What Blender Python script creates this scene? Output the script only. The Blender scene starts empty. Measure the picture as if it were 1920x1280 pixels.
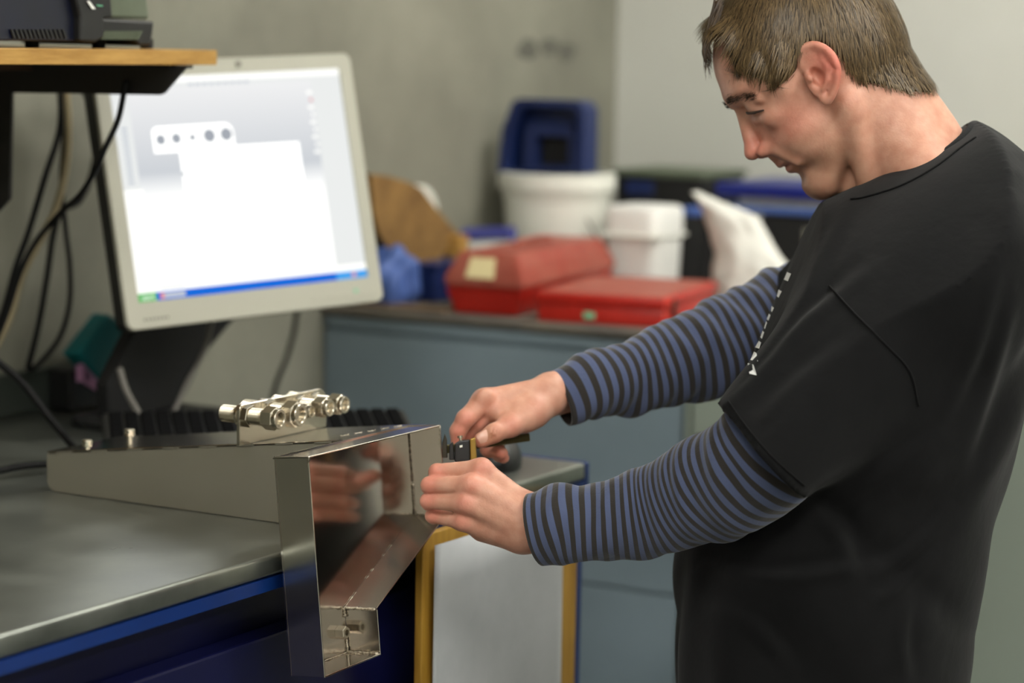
import bpy, bmesh, math, random
import numpy as np
from mathutils import Vector, Matrix

# ------------------------------------------------------------------ camera
scene = bpy.context.scene
COL = scene.collection
F = 4533.0                                   # focal length in pixels of the 1920x1280 frame
ROLL = 0.018; PITCH = math.atan(560 / F); YAW = math.radians(30)
_fh = np.array([math.cos(YAW), math.sin(YAW), 0.]); _r0 = np.array([math.sin(YAW), -math.cos(YAW), 0.])
_up = np.array([0, 0, 1.])
CF = _fh * math.cos(PITCH) - _up * math.sin(PITCH)
_u0 = _up * math.cos(PITCH) + _fh * math.sin(PITCH)
CR = _r0 * math.cos(ROLL) + _u0 * math.sin(ROLL)
CU = _u0 * math.cos(ROLL) - _r0 * math.sin(ROLL)
CC = np.array([0, 0, 1.51])
cam_data = bpy.data.cameras.new('camera'); cam = bpy.data.objects.new('camera', cam_data); COL.objects.link(cam)
cam_data.sensor_width = 36.0; cam_data.lens = F / 1920 * 36.0; cam_data.clip_start = 0.05
m = Matrix.Identity(4)
for i in range(3):
    m[i][0] = CR[i]; m[i][1] = CU[i]; m[i][2] = -CF[i]; m[i][3] = CC[i]
cam.matrix_world = m
cam_data.dof.use_dof = True; cam_data.dof.focus_distance = 2.44; cam_data.dof.aperture_fstop = 2.9
scene.camera = cam

# ------------------------------------------------------------------ light and exposure
vs = scene.view_settings
vs.view_transform = 'Standard'; vs.look = 'None'; vs.exposure = 0.2; vs.gamma = 1.0
vs.use_curve_mapping = False
world = bpy.data.worlds.new('world'); scene.world = world; world.use_nodes = True
world.node_tree.nodes['Background'].inputs[0].default_value = (0.9, 0.95, 1.0, 1)
world.node_tree.nodes['Background'].inputs[1].default_value = 0.0          # closed room: only its ceiling lamps and the screen give light
LAMP_POWER = 25.0; SCREEN_K = 0.80
# ceiling luminaires (built further down): centre x, centre y, length along x, width
LAMPS = [(2.35, -0.55, 1.25, 0.30), (0.35, -0.55, 1.25, 0.30), (3.45, 0.85, 1.25, 0.30),
         (0.35, -2.2, 1.25, 0.30), (2.35, -2.2, 1.25, 0.30), (-1.5, -0.55, 1.25, 0.30), (0.35, 0.9, 1.25, 0.30)]  # last two are unseen extras added to brighten the cabinet front and enclosure side

# ------------------------------------------------------------------ geometry helpers
def ray(x, y): return CF + CR * (x - 960) / F - CU * (y - 640) / F
def P(x, y, d): return CC + ray(x, y) * d
def onz(x, y, z): d = ray(x, y); return CC + d * ((z - CC[2]) / d[2])
def onY(x, y, Y): d = ray(x, y); return CC + d * ((Y - CC[1]) / d[1])
def onX(x, y, X): d = ray(x, y); return CC + d * ((X - CC[0]) / d[0])
def V3(p): return Vector((float(p[0]), float(p[1]), float(p[2])))
def unit(v): v = np.asarray(v, float); return v / np.linalg.norm(v)

def bm_new(): return bmesh.new()
def frame(ax, ay=None):
    """orthonormal frame whose z is ax"""
    z = unit(ax); ref = np.array([0, 0, 1.]) if abs(z[2]) < .9 else np.array([1., 0, 0])
    if ay is not None: ref = np.asarray(ay, float)
    x = unit(np.cross(ref, z)); y = np.cross(z, x)
    return x, y, z

def add_box(bm, c, s, ax=(1, 0, 0), ay=(0, 1, 0), az=None, bev=0.0, seg=2):
    """box centre c, full sizes s along axes"""
    ax = unit(ax); ay = np.asarray(ay, float)
    az = unit(np.cross(ax, ay)) if az is None else unit(az)
    ay = unit(np.cross(az, ax))
    b = bmesh.new()
    vs_ = []
    for i in (-1, 1):
        for j in (-1, 1):
            for k in (-1, 1):
                vs_.append(b.verts.new(V3(np.asarray(c) + ax * s[0] / 2 * i + ay * s[1] / 2 * j + az * s[2] / 2 * k)))
    for f in ((0, 1, 3, 2), (4, 6, 7, 5), (0, 4, 5, 1), (2, 3, 7, 6), (0, 2, 6, 4), (1, 5, 7, 3)):
        b.faces.new([vs_[q] for q in f])
    if bev > 0:
        bmesh.ops.bevel(b, geom=b.edges[:], offset=bev, segments=seg, profile=.5, affect='EDGES')
    merge(bm, b)

def merge(bm, b):
    me = bpy.data.meshes.new('tmp'); b.to_mesh(me); b.free(); bm.from_mesh(me); bpy.data.meshes.remove(me)

def add_prism(bm, poly, nvec, bev=0.0, seg=2):
    """closed planar polygon (3D points) extruded by vector nvec"""
    b = bmesh.new()
    a = [b.verts.new(V3(p)) for p in poly]
    c = [b.verts.new(V3(np.asarray(p) + np.asarray(nvec))) for p in poly]
    n = len(poly)
    b.faces.new(a); b.faces.new(c[::-1])
    for i in range(n):
        b.faces.new([a[i], c[i], c[(i + 1) % n], a[(i + 1) % n]][::-1])
    bmesh.ops.recalc_face_normals(b, faces=b.faces[:])
    if bev > 0:
        bmesh.ops.bevel(b, geom=b.edges[:], offset=bev, segments=seg, profile=.5, affect='EDGES')
    merge(bm, b)

def smooth_path(pts, n=12):
    pts = [np.asarray(p, float) for p in pts]
    q = [2 * pts[0] - pts[1]] + pts + [2 * pts[-1] - pts[-2]]
    out = []
    for i in range(1, len(q) - 2):
        for k in range(n):
            t = k / n
            out.append(.5 * (2 * q[i] + (q[i + 1] - q[i - 1]) * t + (2 * q[i - 1] - 5 * q[i] + 4 * q[i + 1] - q[i + 2]) * t * t
                             + (3 * q[i] - q[i - 1] - 3 * q[i + 1] + q[i + 2]) * t ** 3))
    out.append(pts[-1]); return out

def add_tube(bm, pts, rad, seg=10, smooth=10, cap=True):
    if smooth: pts = smooth_path(pts, smooth)
    pts = [np.asarray(p, float) for p in pts]
    n = len(pts)
    rads = rad if hasattr(rad, '__len__') else None
    t0 = unit(pts[1] - pts[0]); x, y, _ = frame(t0)
    rings = []
    for i, p in enumerate(pts):
        t = unit(pts[min(i + 1, n - 1)] - pts[max(i - 1, 0)])
        x = unit(x - t * np.dot(x, t)); y = np.cross(t, x)
        r = rad if rads is None else float(np.interp(i / (n - 1), np.linspace(0, 1, len(rads)), rads))
        rings.append([bm.verts.new(V3(p + (x * math.cos(a) + y * math.sin(a)) * r)) for a in [2 * math.pi * k / seg for k in range(seg)]])
    for a, b in zip(rings, rings[1:]):
        for k in range(seg):
            bm.faces.new((a[k], a[(k + 1) % seg], b[(k + 1) % seg], b[k]))
    if cap:
        bm.faces.new(rings[0][::-1]); bm.faces.new(rings[-1])

def add_lathe(bm, o, axis, prof, seg=24, ay=None, closed=False):
    """profile list of (distance along axis, radius); closed=True joins the last ring to the first"""
    x, y, z = frame(axis, ay); o = np.asarray(o, float)
    rings = []
    for h, r in prof:
        rings.append([bm.verts.new(V3(o + z * h + (x * math.cos(a) + y * math.sin(a)) * max(r, 1e-5))) for a in [2 * math.pi * (k + .5) / seg for k in range(seg)]])
    prs = list(zip(rings, rings[1:])) + ([(rings[-1], rings[0])] if closed else [])
    for a, b in prs:
        for k in range(seg):
            bm.faces.new((a[k], a[(k + 1) % seg], b[(k + 1) % seg], b[k]))
    if not closed:
        bm.faces.new(rings[0][::-1]); bm.faces.new(rings[-1])

def obj(name, bm, mat, parent=None, smooth=False, kind=None):
    me = bpy.data.meshes.new(name)
    if isinstance(bm, tuple):
        me.from_pydata([tuple(map(float, v)) for v in bm[0]], [], [list(map(int, f)) for f in bm[1]])
    else:
        bmesh.ops.recalc_face_normals(bm, faces=bm.faces[:])
        bm.to_mesh(me); bm.free()
    o = bpy.data.objects.new(name, me); COL.objects.link(o)
    if mat: me.materials.append(M(mat) if isinstance(mat, str) else mat)
    off = Vector((0, 0, 0))
    if parent is not None:
        o.parent = parent
        q = parent
        while q is not None:
            off += q.location; q = q.parent
    else:
        co = np.array([v.co for v in me.vertices])
        off = Vector(((co[:, 0].min() + co[:, 0].max()) / 2, (co[:, 1].min() + co[:, 1].max()) / 2, co[:, 2].min()))
        o.location = off
    me.transform(Matrix.Translation(-off))
    if smooth is True:
        me.polygons.foreach_set('use_smooth', [True] * len(me.polygons))
    elif smooth:
        me.polygons.foreach_set('use_smooth', [True] * len(me.polygons))
        me.set_sharp_from_angle(angle=math.radians(smooth))
    if kind: o['kind'] = kind
    return o

def thing(name, label, cat, loc, group=None):
    o = bpy.data.objects.new(name, None); COL.objects.link(o)
    o.location = V3(loc); o['label'] = label; o['category'] = cat; o.empty_display_size = .05
    if group: o['group'] = group
    return o

def tag(o, label, cat, group=None):
    o['label'] = label; o['category'] = cat
    if group: o['group'] = group
    return o

# ------------------------------------------------------------------ materials
def lin(c):
    c = c / 255.
    return c / 12.92 if c <= .04045 else ((c + .055) / 1.055) ** 2.4
def rgb(r, g, b): return (lin(r), lin(g), lin(b), 1)
_M = {}
MATDEF = {}
def mdef(name, **k): MATDEF[name] = k
def M(name):
    if name in _M: return _M[name]
    k = MATDEF[name]
    mt = bpy.data.materials.new(name); mt.use_nodes = True
    nt = mt.node_tree; N = nt.nodes; L = nt.links
    bs = N['Principled BSDF']
    bs.inputs['Roughness'].default_value = k.get('rough', .5)
    bs.inputs['Metallic'].default_value = k.get('metal', 0)
    bs.inputs['Specular IOR Level'].default_value = k.get('spec', .5)
    if 'sss' in k:
        bs.inputs['Subsurface Weight'].default_value = k['sss']; bs.inputs['Subsurface Radius'].default_value = (1, .35, .2); bs.inputs['Subsurface Scale'].default_value = k.get('sscale', .004)
    if 'sheen' in k:
        bs.inputs['Sheen Weight'].default_value = k['sheen']; bs.inputs['Sheen Roughness'].default_value = .5
    if 'aniso' in k: bs.inputs['Anisotropic'].default_value = k['aniso']
    if 'coat' in k: bs.inputs['Coat Weight'].default_value = k['coat']; bs.inputs['Coat Roughness'].default_value = .2
    c1 = k['c']; c2 = k.get('c2')
    tc = N.new('ShaderNodeTexCoord'); co = tc.outputs['Object']
    mp = N.new('ShaderNodeMapping'); L.new(co, mp.inputs[0]); mp.inputs['Scale'].default_value = k.get('stretch', (1, 1, 1)); co = mp.outputs[0]
    if c2:
        nz = N.new('ShaderNodeTexNoise'); L.new(co, nz.inputs['Vector']); nz.inputs['Scale'].default_value = k.get('scale', 8); nz.inputs['Detail'].default_value = k.get('detail', 6); nz.inputs['Roughness'].default_value = .6
        rp = N.new('ShaderNodeValToRGB'); L.new(nz.outputs[0], rp.inputs[0])
        rp.color_ramp.elements[0].position = k.get('p0', .35); rp.color_ramp.elements[1].position = k.get('p1', .65)
        rp.color_ramp.elements[0].color = c1; rp.color_ramp.elements[1].color = c2
        L.new(rp.outputs[0], bs.inputs['Base Color'])
        if 'rough2' in k:
            mr = N.new('ShaderNodeMapRange'); L.new(nz.outputs[0], mr.inputs[0]); mr.inputs[1].default_value = .3; mr.inputs[2].default_value = .7
            mr.inputs[3].default_value = k['rough']; mr.inputs[4].default_value = k['rough2']; L.new(mr.outputs[0], bs.inputs['Roughness'])
    else:
        bs.inputs['Base Color'].default_value = c1
    if 'bump' in k:
        n2 = N.new('ShaderNodeTexNoise'); L.new(co, n2.inputs['Vector']); n2.inputs['Scale'].default_value = k.get('bscale', 60); n2.inputs['Detail'].default_value = 5
        bp = N.new('ShaderNodeBump'); bp.inputs['Strength'].default_value = k['bump']; bp.inputs['Distance'].default_value = k.get('bdist', .002)
        L.new(n2.outputs[0], bp.inputs['Height']); L.new(bp.outputs[0], bs.inputs['Normal'])
    if 'emit' in k:
        bs.inputs['Emission Color'].default_value = k.get('ec', c1); bs.inputs['Emission Strength'].default_value = k['emit']
    _M[name] = mt
    return mt

mdef('concrete', c=rgb(106, 105, 93), c2=rgb(143, 141, 127), scale=2.2, detail=8, p0=.3, p1=.7, rough=.85, bump=.25, bscale=30)
mdef('white_wall', c=rgb(198, 198, 189), c2=rgb(207, 207, 199), scale=1.5, rough=.7)
mdef('floor', c=rgb(78, 80, 78), c2=rgb(98, 99, 96), scale=3, rough=.5)
mdef('ceiling', c=rgb(205, 205, 198), rough=.9)
mdef('lamp_housing', c=rgb(220, 220, 215), rough=.4)
mdef('lamp_glow', c=rgb(255, 255, 255), ec=(1, .985, .92, 1), emit=LAMP_POWER, rough=.5)
mdef('galv', c=rgb(126, 130, 124), c2=rgb(152, 156, 149), metal=.85, rough=.27, rough2=.36, scale=9, detail=9, bump=.04, bscale=25)
mdef('upstand', c=rgb(72, 78, 72), metal=.5, rough=.45)
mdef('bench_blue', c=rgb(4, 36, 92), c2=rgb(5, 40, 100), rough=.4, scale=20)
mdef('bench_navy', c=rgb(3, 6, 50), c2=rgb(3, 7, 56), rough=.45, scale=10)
mdef('ply', c=rgb(150, 108, 30), c2=rgb(186, 142, 52), scale=10, stretch=(6, 6, .6), rough=.6)
mdef('paper', c=rgb(172, 175, 177), c2=rgb(186, 188, 190), scale=6, rough=.85)
mdef('steel', c=rgb(214, 207, 194), metal=1, rough=.42)
mdef('steel_gloss', c=rgb(206, 200, 188), metal=1, rough=.2)
mdef('mirror_steel', c=rgb(205, 198, 190), metal=1, rough=.14)
mdef('weld', c=rgb(110, 103, 92), c2=rgb(190, 182, 164), metal=1, rough=.3, scale=300, bump=.6, bscale=400)
mdef('fitting', c=rgb(192, 184, 168), metal=1, rough=.27)
mdef('cabinet', c=rgb(128, 144, 153), c2=rgb(136, 152, 161), rough=.4, scale=4)
mdef('cabinet_top', c=rgb(88, 84, 78), c2=rgb(112, 104, 92), rough=.6, scale=9)
mdef('pale_cabinet', c=rgb(150, 160, 148), rough=.45)
mdef('red', c=rgb(168, 28, 18), c2=rgb(184, 38, 26), rough=.38, scale=14, detail=8)
mdef('red_dusty', c=rgb(150, 62, 48), c2=rgb(160, 86, 70), rough=.5, scale=14, detail=8)
mdef('cream', c=rgb(214, 198, 150), rough=.7)
mdef('green_badge', c=rgb(110, 190, 150), rough=.5)
mdef('bezel', c=rgb(172, 170, 156), rough=.5)
mdef('black_plastic', c=rgb(16, 16, 17), c2=rgb(22, 22, 23), rough=.45, scale=30)
mdef('black_matte', c=rgb(12, 12, 13), rough=.75)
mdef('black_cable', c=rgb(8, 8, 8), rough=.7, spec=.2)
mdef('beige_cable', c=rgb(150, 136, 104), rough=.55)
mdef('grey_cable', c=rgb(110, 106, 100), rough=.55)
mdef('teal', c=rgb(2, 104, 108), rough=.5)
mdef('pink', c=rgb(206, 150, 190), rough=.7)
mdef('navy_case', c=rgb(7, 11, 28), c2=rgb(9, 14, 36), rough=.38, scale=20)
mdef('olive_case', c=rgb(84, 92, 74), c2=rgb(94, 102, 84), rough=.55, scale=20)
mdef('shelf_wood', c=rgb(152, 110, 46), c2=rgb(184, 142, 72), scale=9, stretch=(1.2, 8, 8), rough=.6, bump=.15, bscale=40)
mdef('shelf_dark', c=rgb(58, 40, 26), rough=.7)
mdef('bracket', c=rgb(22, 21, 20), rough=.5)
mdef('white_plastic', c=rgb(222, 222, 212), rough=.4)
mdef('white_bright', c=rgb(236, 235, 230), rough=.35)
mdef('blue_bin', c=rgb(18, 34, 80), c2=rgb(24, 42, 92), rough=.45, scale=12)
mdef('blue_bright', c=rgb(6, 26, 112), rough=.4)
mdef('blue_soft', c=rgb(70, 96, 160), rough=.6)
mdef('blue_roll', c=rgb(62, 66, 138), rough=.5)
mdef('cardboard', c=rgb(106, 76, 36), c2=rgb(140, 106, 56), scale=12, rough=.75)
mdef('board_edge', c=rgb(98, 68, 32), rough=.8)
mdef('bag_paper', c=rgb(214, 212, 204), c2=rgb(228, 226, 218), scale=8, rough=.7)
mdef('bag_print', c=rgb(150, 152, 150), rough=.8)
mdef('key', c=rgb(4, 4, 5), rough=.9, spec=.1)
mdef('tan_mat', c=rgb(104, 84, 62), rough=.8)
mdef('brass', c=rgb(150, 120, 56), metal=.7, rough=.42)
mdef('dark_steel', c=rgb(64, 60, 52), metal=.8, rough=.38)
mdef('olive_metal', c=rgb(120, 110, 74), metal=.6, rough=.4)
mdef('ink', c=rgb(120, 118, 108), rough=.6)
mdef('grey_mark', c=rgb(96, 95, 86), rough=.9)

def emitter(name, color, strength):
    mt = bpy.data.materials.new(name); mt.use_nodes = True; nt = mt.node_tree
    for n in list(nt.nodes): nt.nodes.remove(n)
    e = nt.nodes.new('ShaderNodeEmission'); e.inputs[0].default_value = color; e.inputs[1].default_value = strength
    o = nt.nodes.new('ShaderNodeOutputMaterial'); nt.links.new(e.outputs[0], o.inputs[0]); _M[name] = mt; return mt
# ------------------------------------------------------------------ the room
WY = 2.2; WX = 4.2; BX = -2.6; RY = -3.2; CH = 2.9
def struct(name, bm, mat, **k): return obj(name, bm, mat, kind='structure', **k)
b = bm_new(); add_box(b, ((WX + BX) / 2, (WY + RY) / 2, -.05), (WX - BX + .3, WY - RY + .3, .1)); struct('floor', b, 'floor')
b = bm_new(); add_box(b, ((WX + BX) / 2, (WY + RY) / 2, CH + .05), (WX - BX + .3, WY - RY + .3, .1)); struct('ceiling', b, 'ceiling')
b = bm_new(); add_box(b, ((WX + BX) / 2, WY + .06, CH / 2), (WX - BX, .12, CH)); wl = struct('wall_left', b, 'concrete')
# darker smudges left in the concrete
for (x, y, w, h) in ((990, 92, 40, 40), (1030, 88, 36, 34), (1062, 98, 36, 38)):
    p = onY(x, y, WY - .0005); b = bm_new()
    add_prism(b, [(p[0] + w / F * 8.2 / 2 * math.cos(a) * (1 + .2 * math.sin(3 * a + x)), WY - .0012, p[2] + h / F * 4.3 / 2 * math.sin(a)) for a in np.linspace(0, 2 * math.pi, 18, endpoint=False)], (0, .0012, 0)); obj('patch', b, 'grey_mark', wl)
b = bm_new(); add_box(b, (WX + .06, (WY + RY) / 2, CH / 2), (.12, WY - RY, CH)); wb = struct('wall_back', b, 'white_wall')
b = bm_new(); add_box(b, ((WX + BX) / 2, RY - .06, CH / 2), (WX - BX, .12, CH)); struct('wall_right', b, 'white_wall')
b = bm_new(); add_box(b, (BX - .06, (WY + RY) / 2, CH / 2), (.12, WY - RY, CH)); struct('wall_front', b, 'white_wall')
for i, (x, y, l, w) in enumerate(LAMPS):
    t = thing('ceiling_light_offscreen', 'long white fluorescent ceiling light with glowing diffuser', 'ceiling light', (x, y, CH), 'fluorescent ceiling lights')
    b = bm_new(); add_box(b, (x, y, CH - .03), (l + .06, w + .06, .06), bev=.008); obj('housing', b, 'lamp_housing', t)
    b = bm_new(); add_box(b, (x, y, CH - .07), (l, w, .02), bev=.006); obj('diffuser_offscreen', b, 'lamp_glow', t)

# ------------------------------------------------------------------ workbench
BZ = 1.0; BF = 1.383; BE = 2.585
t = thing('workbench', 'blue framed workbench with worn grey steel top along the concrete wall', 'workbench', (1.0, 1.8, 0))
b = bm_new(); add_box(b, ((BE - 1.4) / 2, (BF + WY) / 2, BZ - .011), (BE + 1.4, WY - BF - .002, .022), bev=.005, seg=3); obj('top', b, 'galv', t, smooth=35)
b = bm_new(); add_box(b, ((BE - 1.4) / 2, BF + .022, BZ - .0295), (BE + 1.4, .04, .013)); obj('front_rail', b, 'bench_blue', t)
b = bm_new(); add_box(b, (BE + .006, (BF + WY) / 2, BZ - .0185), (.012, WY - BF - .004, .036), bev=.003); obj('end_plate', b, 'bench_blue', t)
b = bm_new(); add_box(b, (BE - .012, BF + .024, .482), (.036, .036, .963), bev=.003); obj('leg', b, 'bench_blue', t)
for x, y in ((1.46, BF + .024), (-1.2, BF + .024), (BE - .012, WY - .05), (-1.2, WY - .05)):
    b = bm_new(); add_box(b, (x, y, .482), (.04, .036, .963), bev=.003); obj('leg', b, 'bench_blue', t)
# drawer cabinet under the top: dark carcass, dark gap, navy fronts
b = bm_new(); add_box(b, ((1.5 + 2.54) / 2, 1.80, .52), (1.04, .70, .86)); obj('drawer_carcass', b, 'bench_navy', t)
for k, (z0, z1) in enumerate(((.60, .905), (.34, .592), (.09, .332))):
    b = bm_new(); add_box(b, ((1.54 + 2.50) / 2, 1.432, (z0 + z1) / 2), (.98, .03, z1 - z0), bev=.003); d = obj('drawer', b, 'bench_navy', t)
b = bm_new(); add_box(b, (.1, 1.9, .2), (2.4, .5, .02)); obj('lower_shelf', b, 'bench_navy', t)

b = bm_new(); add_box(b, ((BE + .06 - 1.4) / 2, WY - .010, BZ + .0295), (BE + .06 + 1.4, .018, .057), bev=.003); struct('bench_upstand', b, 'upstand')  # the bench's own dark steel upstand, built as a separate structure
# plywood sheet and hanging paper at the bench front
x0 = onY(783, 1150, 1.372)[0]; x1 = onY(1072, 1150, 1.372)[0]; zt = onY(820, 992, 1.372)[2]
def roundrect(x0, x1, z0, z1, r, n=5):
    out = []
    for cx, cz, a0 in ((x1 - r, z1 - r, 0), (x0 + r, z1 - r, 90), (x0 + r, z0 + r, 180), (x1 - r, z0 + r, 270)):
        for k in range(n + 1):
            a = math.radians(a0 + 90 * k / n); out.append((cx + r * math.cos(a), cz + r * math.sin(a)))
    return out
b = bm_new(); add_prism(b, [(x, 1.376, z) for x, z in roundrect(x0, x1, .35, zt, .02)], (0, -.010, 0), bev=.0015)
tag(obj('plywood_board', b, 'ply'), 'yellowish plywood board standing upright against the bench front', 'board')
px0 = onY(812, 1150, 1.36)[0]; px1 = onY(1058, 1150, 1.36)[0]
b = bm_new(); nx = 24; nz = 12; g = []
for i in range(nx + 1):
    row = []
    for j in range(nz + 1):
        u = i / nx; x = px0 + (px1 - px0) * u + .006 * (1 - j / nz) * (1 - 2 * u) * -.5
        y = 1.3635 - .004 * math.sin(u * 7 + .5) * (1 - .5 * j / nz) - .004 * math.sin(u * 3.0 + 1)
        row.append(b.verts.new((x, y, .40 + (zt - .012 - .40) * j / nz)))
    g.append(row)
for i in range(nx):
    for j in range(nz): b.faces.new((g[i][j], g[i + 1][j], g[i + 1][j + 1], g[i][j + 1]))
o = obj('paper_sheet', b, 'paper', smooth=True); tag(o, 'large pale grey paper sheet hanging on the plywood board', 'paper')
sm = o.modifiers.new('thick', 'SOLIDIFY'); sm.thickness = .0008

# ------------------------------------------------------------------ blue-grey cabinet, pale cabinet
KX = 3.2; KZ = 1.086
ky = onX(1284, 700, KX)[1]
t = thing('steel_cabinet', 'blue-grey steel cabinet with a stained worktop behind the workbench', 'cabinet', (3.68, 1.87, 0))
b = bm_new(); add_box(b, (KX + .475, (ky + WY) / 2, .535), (.93, WY - ky - .004, 1.07), bev=.003); obj('body', b, 'cabinet', t)
b = bm_new(); add_box(b, (KX + .47, (ky + WY) / 2, KZ - .007), (.955, WY - ky - .002, .014), bev=.003); obj('worktop', b, 'cabinet_top', t)
zg = onX(900, 640, KX)[2]; 
b = bm_new(); add_box(b, (KX + .006, (ky + WY) / 2, (KZ - .016 + zg + .003) / 2), (.012, WY - ky - .006, KZ - .016 - zg - .003), bev=.002); obj('top_rail', b, 'cabinet', t)
zl = onX(1180, 1106, KX)[2]
b = bm_new(); add_box(b, (KX + .006, (ky + WY) / 2, (zg - .003 + zl + .002) / 2), (.012, WY - ky - .006, zg - zl - .005), bev=.002); obj('door', b, 'cabinet', t)
b = bm_new(); add_box(b, (KX + .006, (ky + WY) / 2, (zl - .002 + .03) / 2), (.012, WY - ky - .006, zl - .032), bev=.002); obj('door', b, 'cabinet', t)
t = thing('pale_cabinet', 'pale greenish metal cabinet beside the blue-grey one', 'cabinet', (3.68, 1.1, 0))
b = bm_new(); add_box(b, (KX + .475, (ky + .75) / 2, .535), (.93, ky - .75 - .006, 1.07), bev=.003); obj('body', b, 'pale_cabinet', t)
b = bm_new(); add_box(b, (KX + .47, (ky + .75) / 2, KZ - .007), (.955, ky - .75 - .006, .014), bev=.003); obj('worktop', b, 'cabinet_top', t)
y1 = onX(1292, 800, KX)[1]; y2 = onX(1300, 800, KX)[1]
b = bm_new(); add_box(b, (KX + .002, (ky + y1) / 2 - .002, .54), (.012, ky - y1 - .004, 1.05), bev=.002); obj('side_stile', b, 'pale_cabinet', t)
b = bm_new(); add_box(b, (KX + .002, (y2 + .76) / 2, .54), (.012, y2 - .76, 1.05), bev=.002); obj('door', b, 'pale_cabinet', t)
zh = onX(1310, 820, KX)[2]
b = bm_new(); add_box(b, (KX - .012, y2 - .06, zh), (.012, .10, .014), bev=.004); obj('handle', b, 'dark_steel', t)

# ------------------------------------------------------------------ wall shelf with bracket
SY = 1.78; sx = onY(408, 100, 1.78)[0]; st = onY(408, 94, SY)[2]; sb = onY(408, 122, SY)[2]
t = thing('wall_shelf', 'rough wooden wall shelf carried by a black bracket', 'shelf', (1.6, WY, st))
b = bm_new(); add_box(b, ((sx + .3) / 2, (SY + WY) / 2, (st + sb) / 2), (sx - .3, WY - SY - .001, st - sb), bev=.0012); obj('board', b, 'shelf_wood', t)
bxp = 2.28
pts = [onX(*q, bxp) for q in ((352, 121), (345, 130), (306, 175), (298, 178), (22, 174), (18, 372), (0, 398))]
pr = [(p[1], p[2]) for p in pts]; pr[0] = (pr[0][0], sb - .0005); pr[-1] = (pr[-1][0] + .004, pr[-1][1]); pr += [(WY - .002, pr[-1][1]), (WY - .002, sb - .0005)]
for xx in (bxp, 1.2, .45):
    b = bm_new(); add_prism(b, [(xx, y, z) for y, z in pr], (.005, 0, 0), bev=.0008)
    add_box(b, (xx + .02, (pr[0][0] + WY) / 2 + .01, sb - .0025), (.045, WY - pr[0][0] - .03, .004))
    obj('bracket', b, 'bracket', t)
b = bm_new(); add_box(b, ((sx + .3) / 2, (SY + WY) / 2 + .02, sb - .006), (sx - .34, .02, .01)); obj('batten', b, 'shelf_dark', t)

# battery charger on the shelf: navy body, olive lid, black vented skirt
dy = 1.80
def dv(x, y, Y=dy): return onY(x, y, Y)
t = thing('battery_charger', 'dark navy vented charger with olive lid on the wooden shelf', 'charger', (dv(150, 60)[0], 1.95, st))
def slab(prof_px, Y0, depth, mat, name, bev=.002):
    b = bm_new(); add_prism(b, [onY(x, y, Y0) for x, y in prof_px], (0, depth, 0), bev=bev, seg=2); return obj(name, b, mat, t)
slab([(-190, -60), (128, -60), (152, 31), (150, 78), (-190, 74)], dy, .20, 'navy_case', 'left_housing')
slab([(128, -62), (205, -62), (212, 33), (196, 36), (196, 70), (180, 80), (151, 78), (151, 32)], dy - .010, .20, 'black_plastic', 'front_nose', .003)
slab([(204, -60), (268, -60), (281, 36), (205, 33)], dy + .004, .19, 'olive_case', 'olive_lid', .003)
slab([(190, 34), (290, 40), (288, 58), (283, 86), (262, 86), (252, 74), (190, 74)], dy + .002, .18, 'black_plastic', 'right_skirt', .003)
for k in range(13):
    b = bm_new(); x = 18 + k * 8; add_prism(b, [onY(q[0], q[1], dy - .001) for q in ((x, 55), (x + 4, 55), (x + 10, 72), (x + 6, 72))], (0, -.002, 0)); obj('vent_rib', b, 'bracket', t)
for k in range(12):
    b = bm_new(); x = 190 + k * 6; add_prism(b, [onY(q[0], q[1], dy + .001) for q in ((x + 6, 58), (x + 9, 58), (x + 1, 74), (x - 2, 74))], (0, -.002, 0)); obj('vent_rib', b, 'olive_case', t)
b = bm_new(); add_prism(b, [onY(q[0], q[1], dy - .011) for q in ((162, 2), (167, 2), (178, 17), (172, 17))], (0, -.001, 0)); obj('indicator_bar', b, 'white_bright', t)
b = bm_new(); add_prism(b, [onY(q[0], q[1], dy - .011) for q in ((180, 9), (191, 10), (192, 12), (181, 11))], (0, -.001, 0)); obj('indicator_bar', b, 'green_badge', t)
for x in (60, 185, 275):
    b = bm_new(); p = onY(x, 84, dy + .05); add_lathe(b, (p[0], p[1], st), (0, 0, 1), [(0, .008), (.012, .008)], 12); obj('foot', b, 'black_matte', t)

# ------------------------------------------------------------------ monitor
MS = .96
mc = P(456.66, 349.73, 3.3011 * MS); ma = 4.3393; mt_ = .1942; mr_ = .0458
mn = np.array([math.cos(ma) * math.cos(mt_), math.sin(ma) * math.cos(mt_), math.sin(mt_)])
mrt = unit(np.cross([0, 0, 1], mn)); mup = np.cross(mn, mrt)
mrt, mup = mrt * math.cos(mr_) + mup * math.sin(mr_), mup * math.cos(mr_) - mrt * math.sin(mr_)
MW, MH = .415 * MS, .355 * MS
def mp(u, v, w=0.): return mc + mrt * u + mup * v + mn * w          # u right, v up, w out of the screen
def rrect(w, h, r, cu=0, cv=0, n=5):
    return [(cu + x, cv + z) for x, z in roundrect(-w / 2, w / 2, -h / 2, h / 2, r, n)]
base = np.array([2.44, 1.985, BZ])
t = thing('computer_monitor', 'silver-grey flat computer monitor showing a bright drawing program', 'monitor', base)
b = bm_new()
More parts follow.
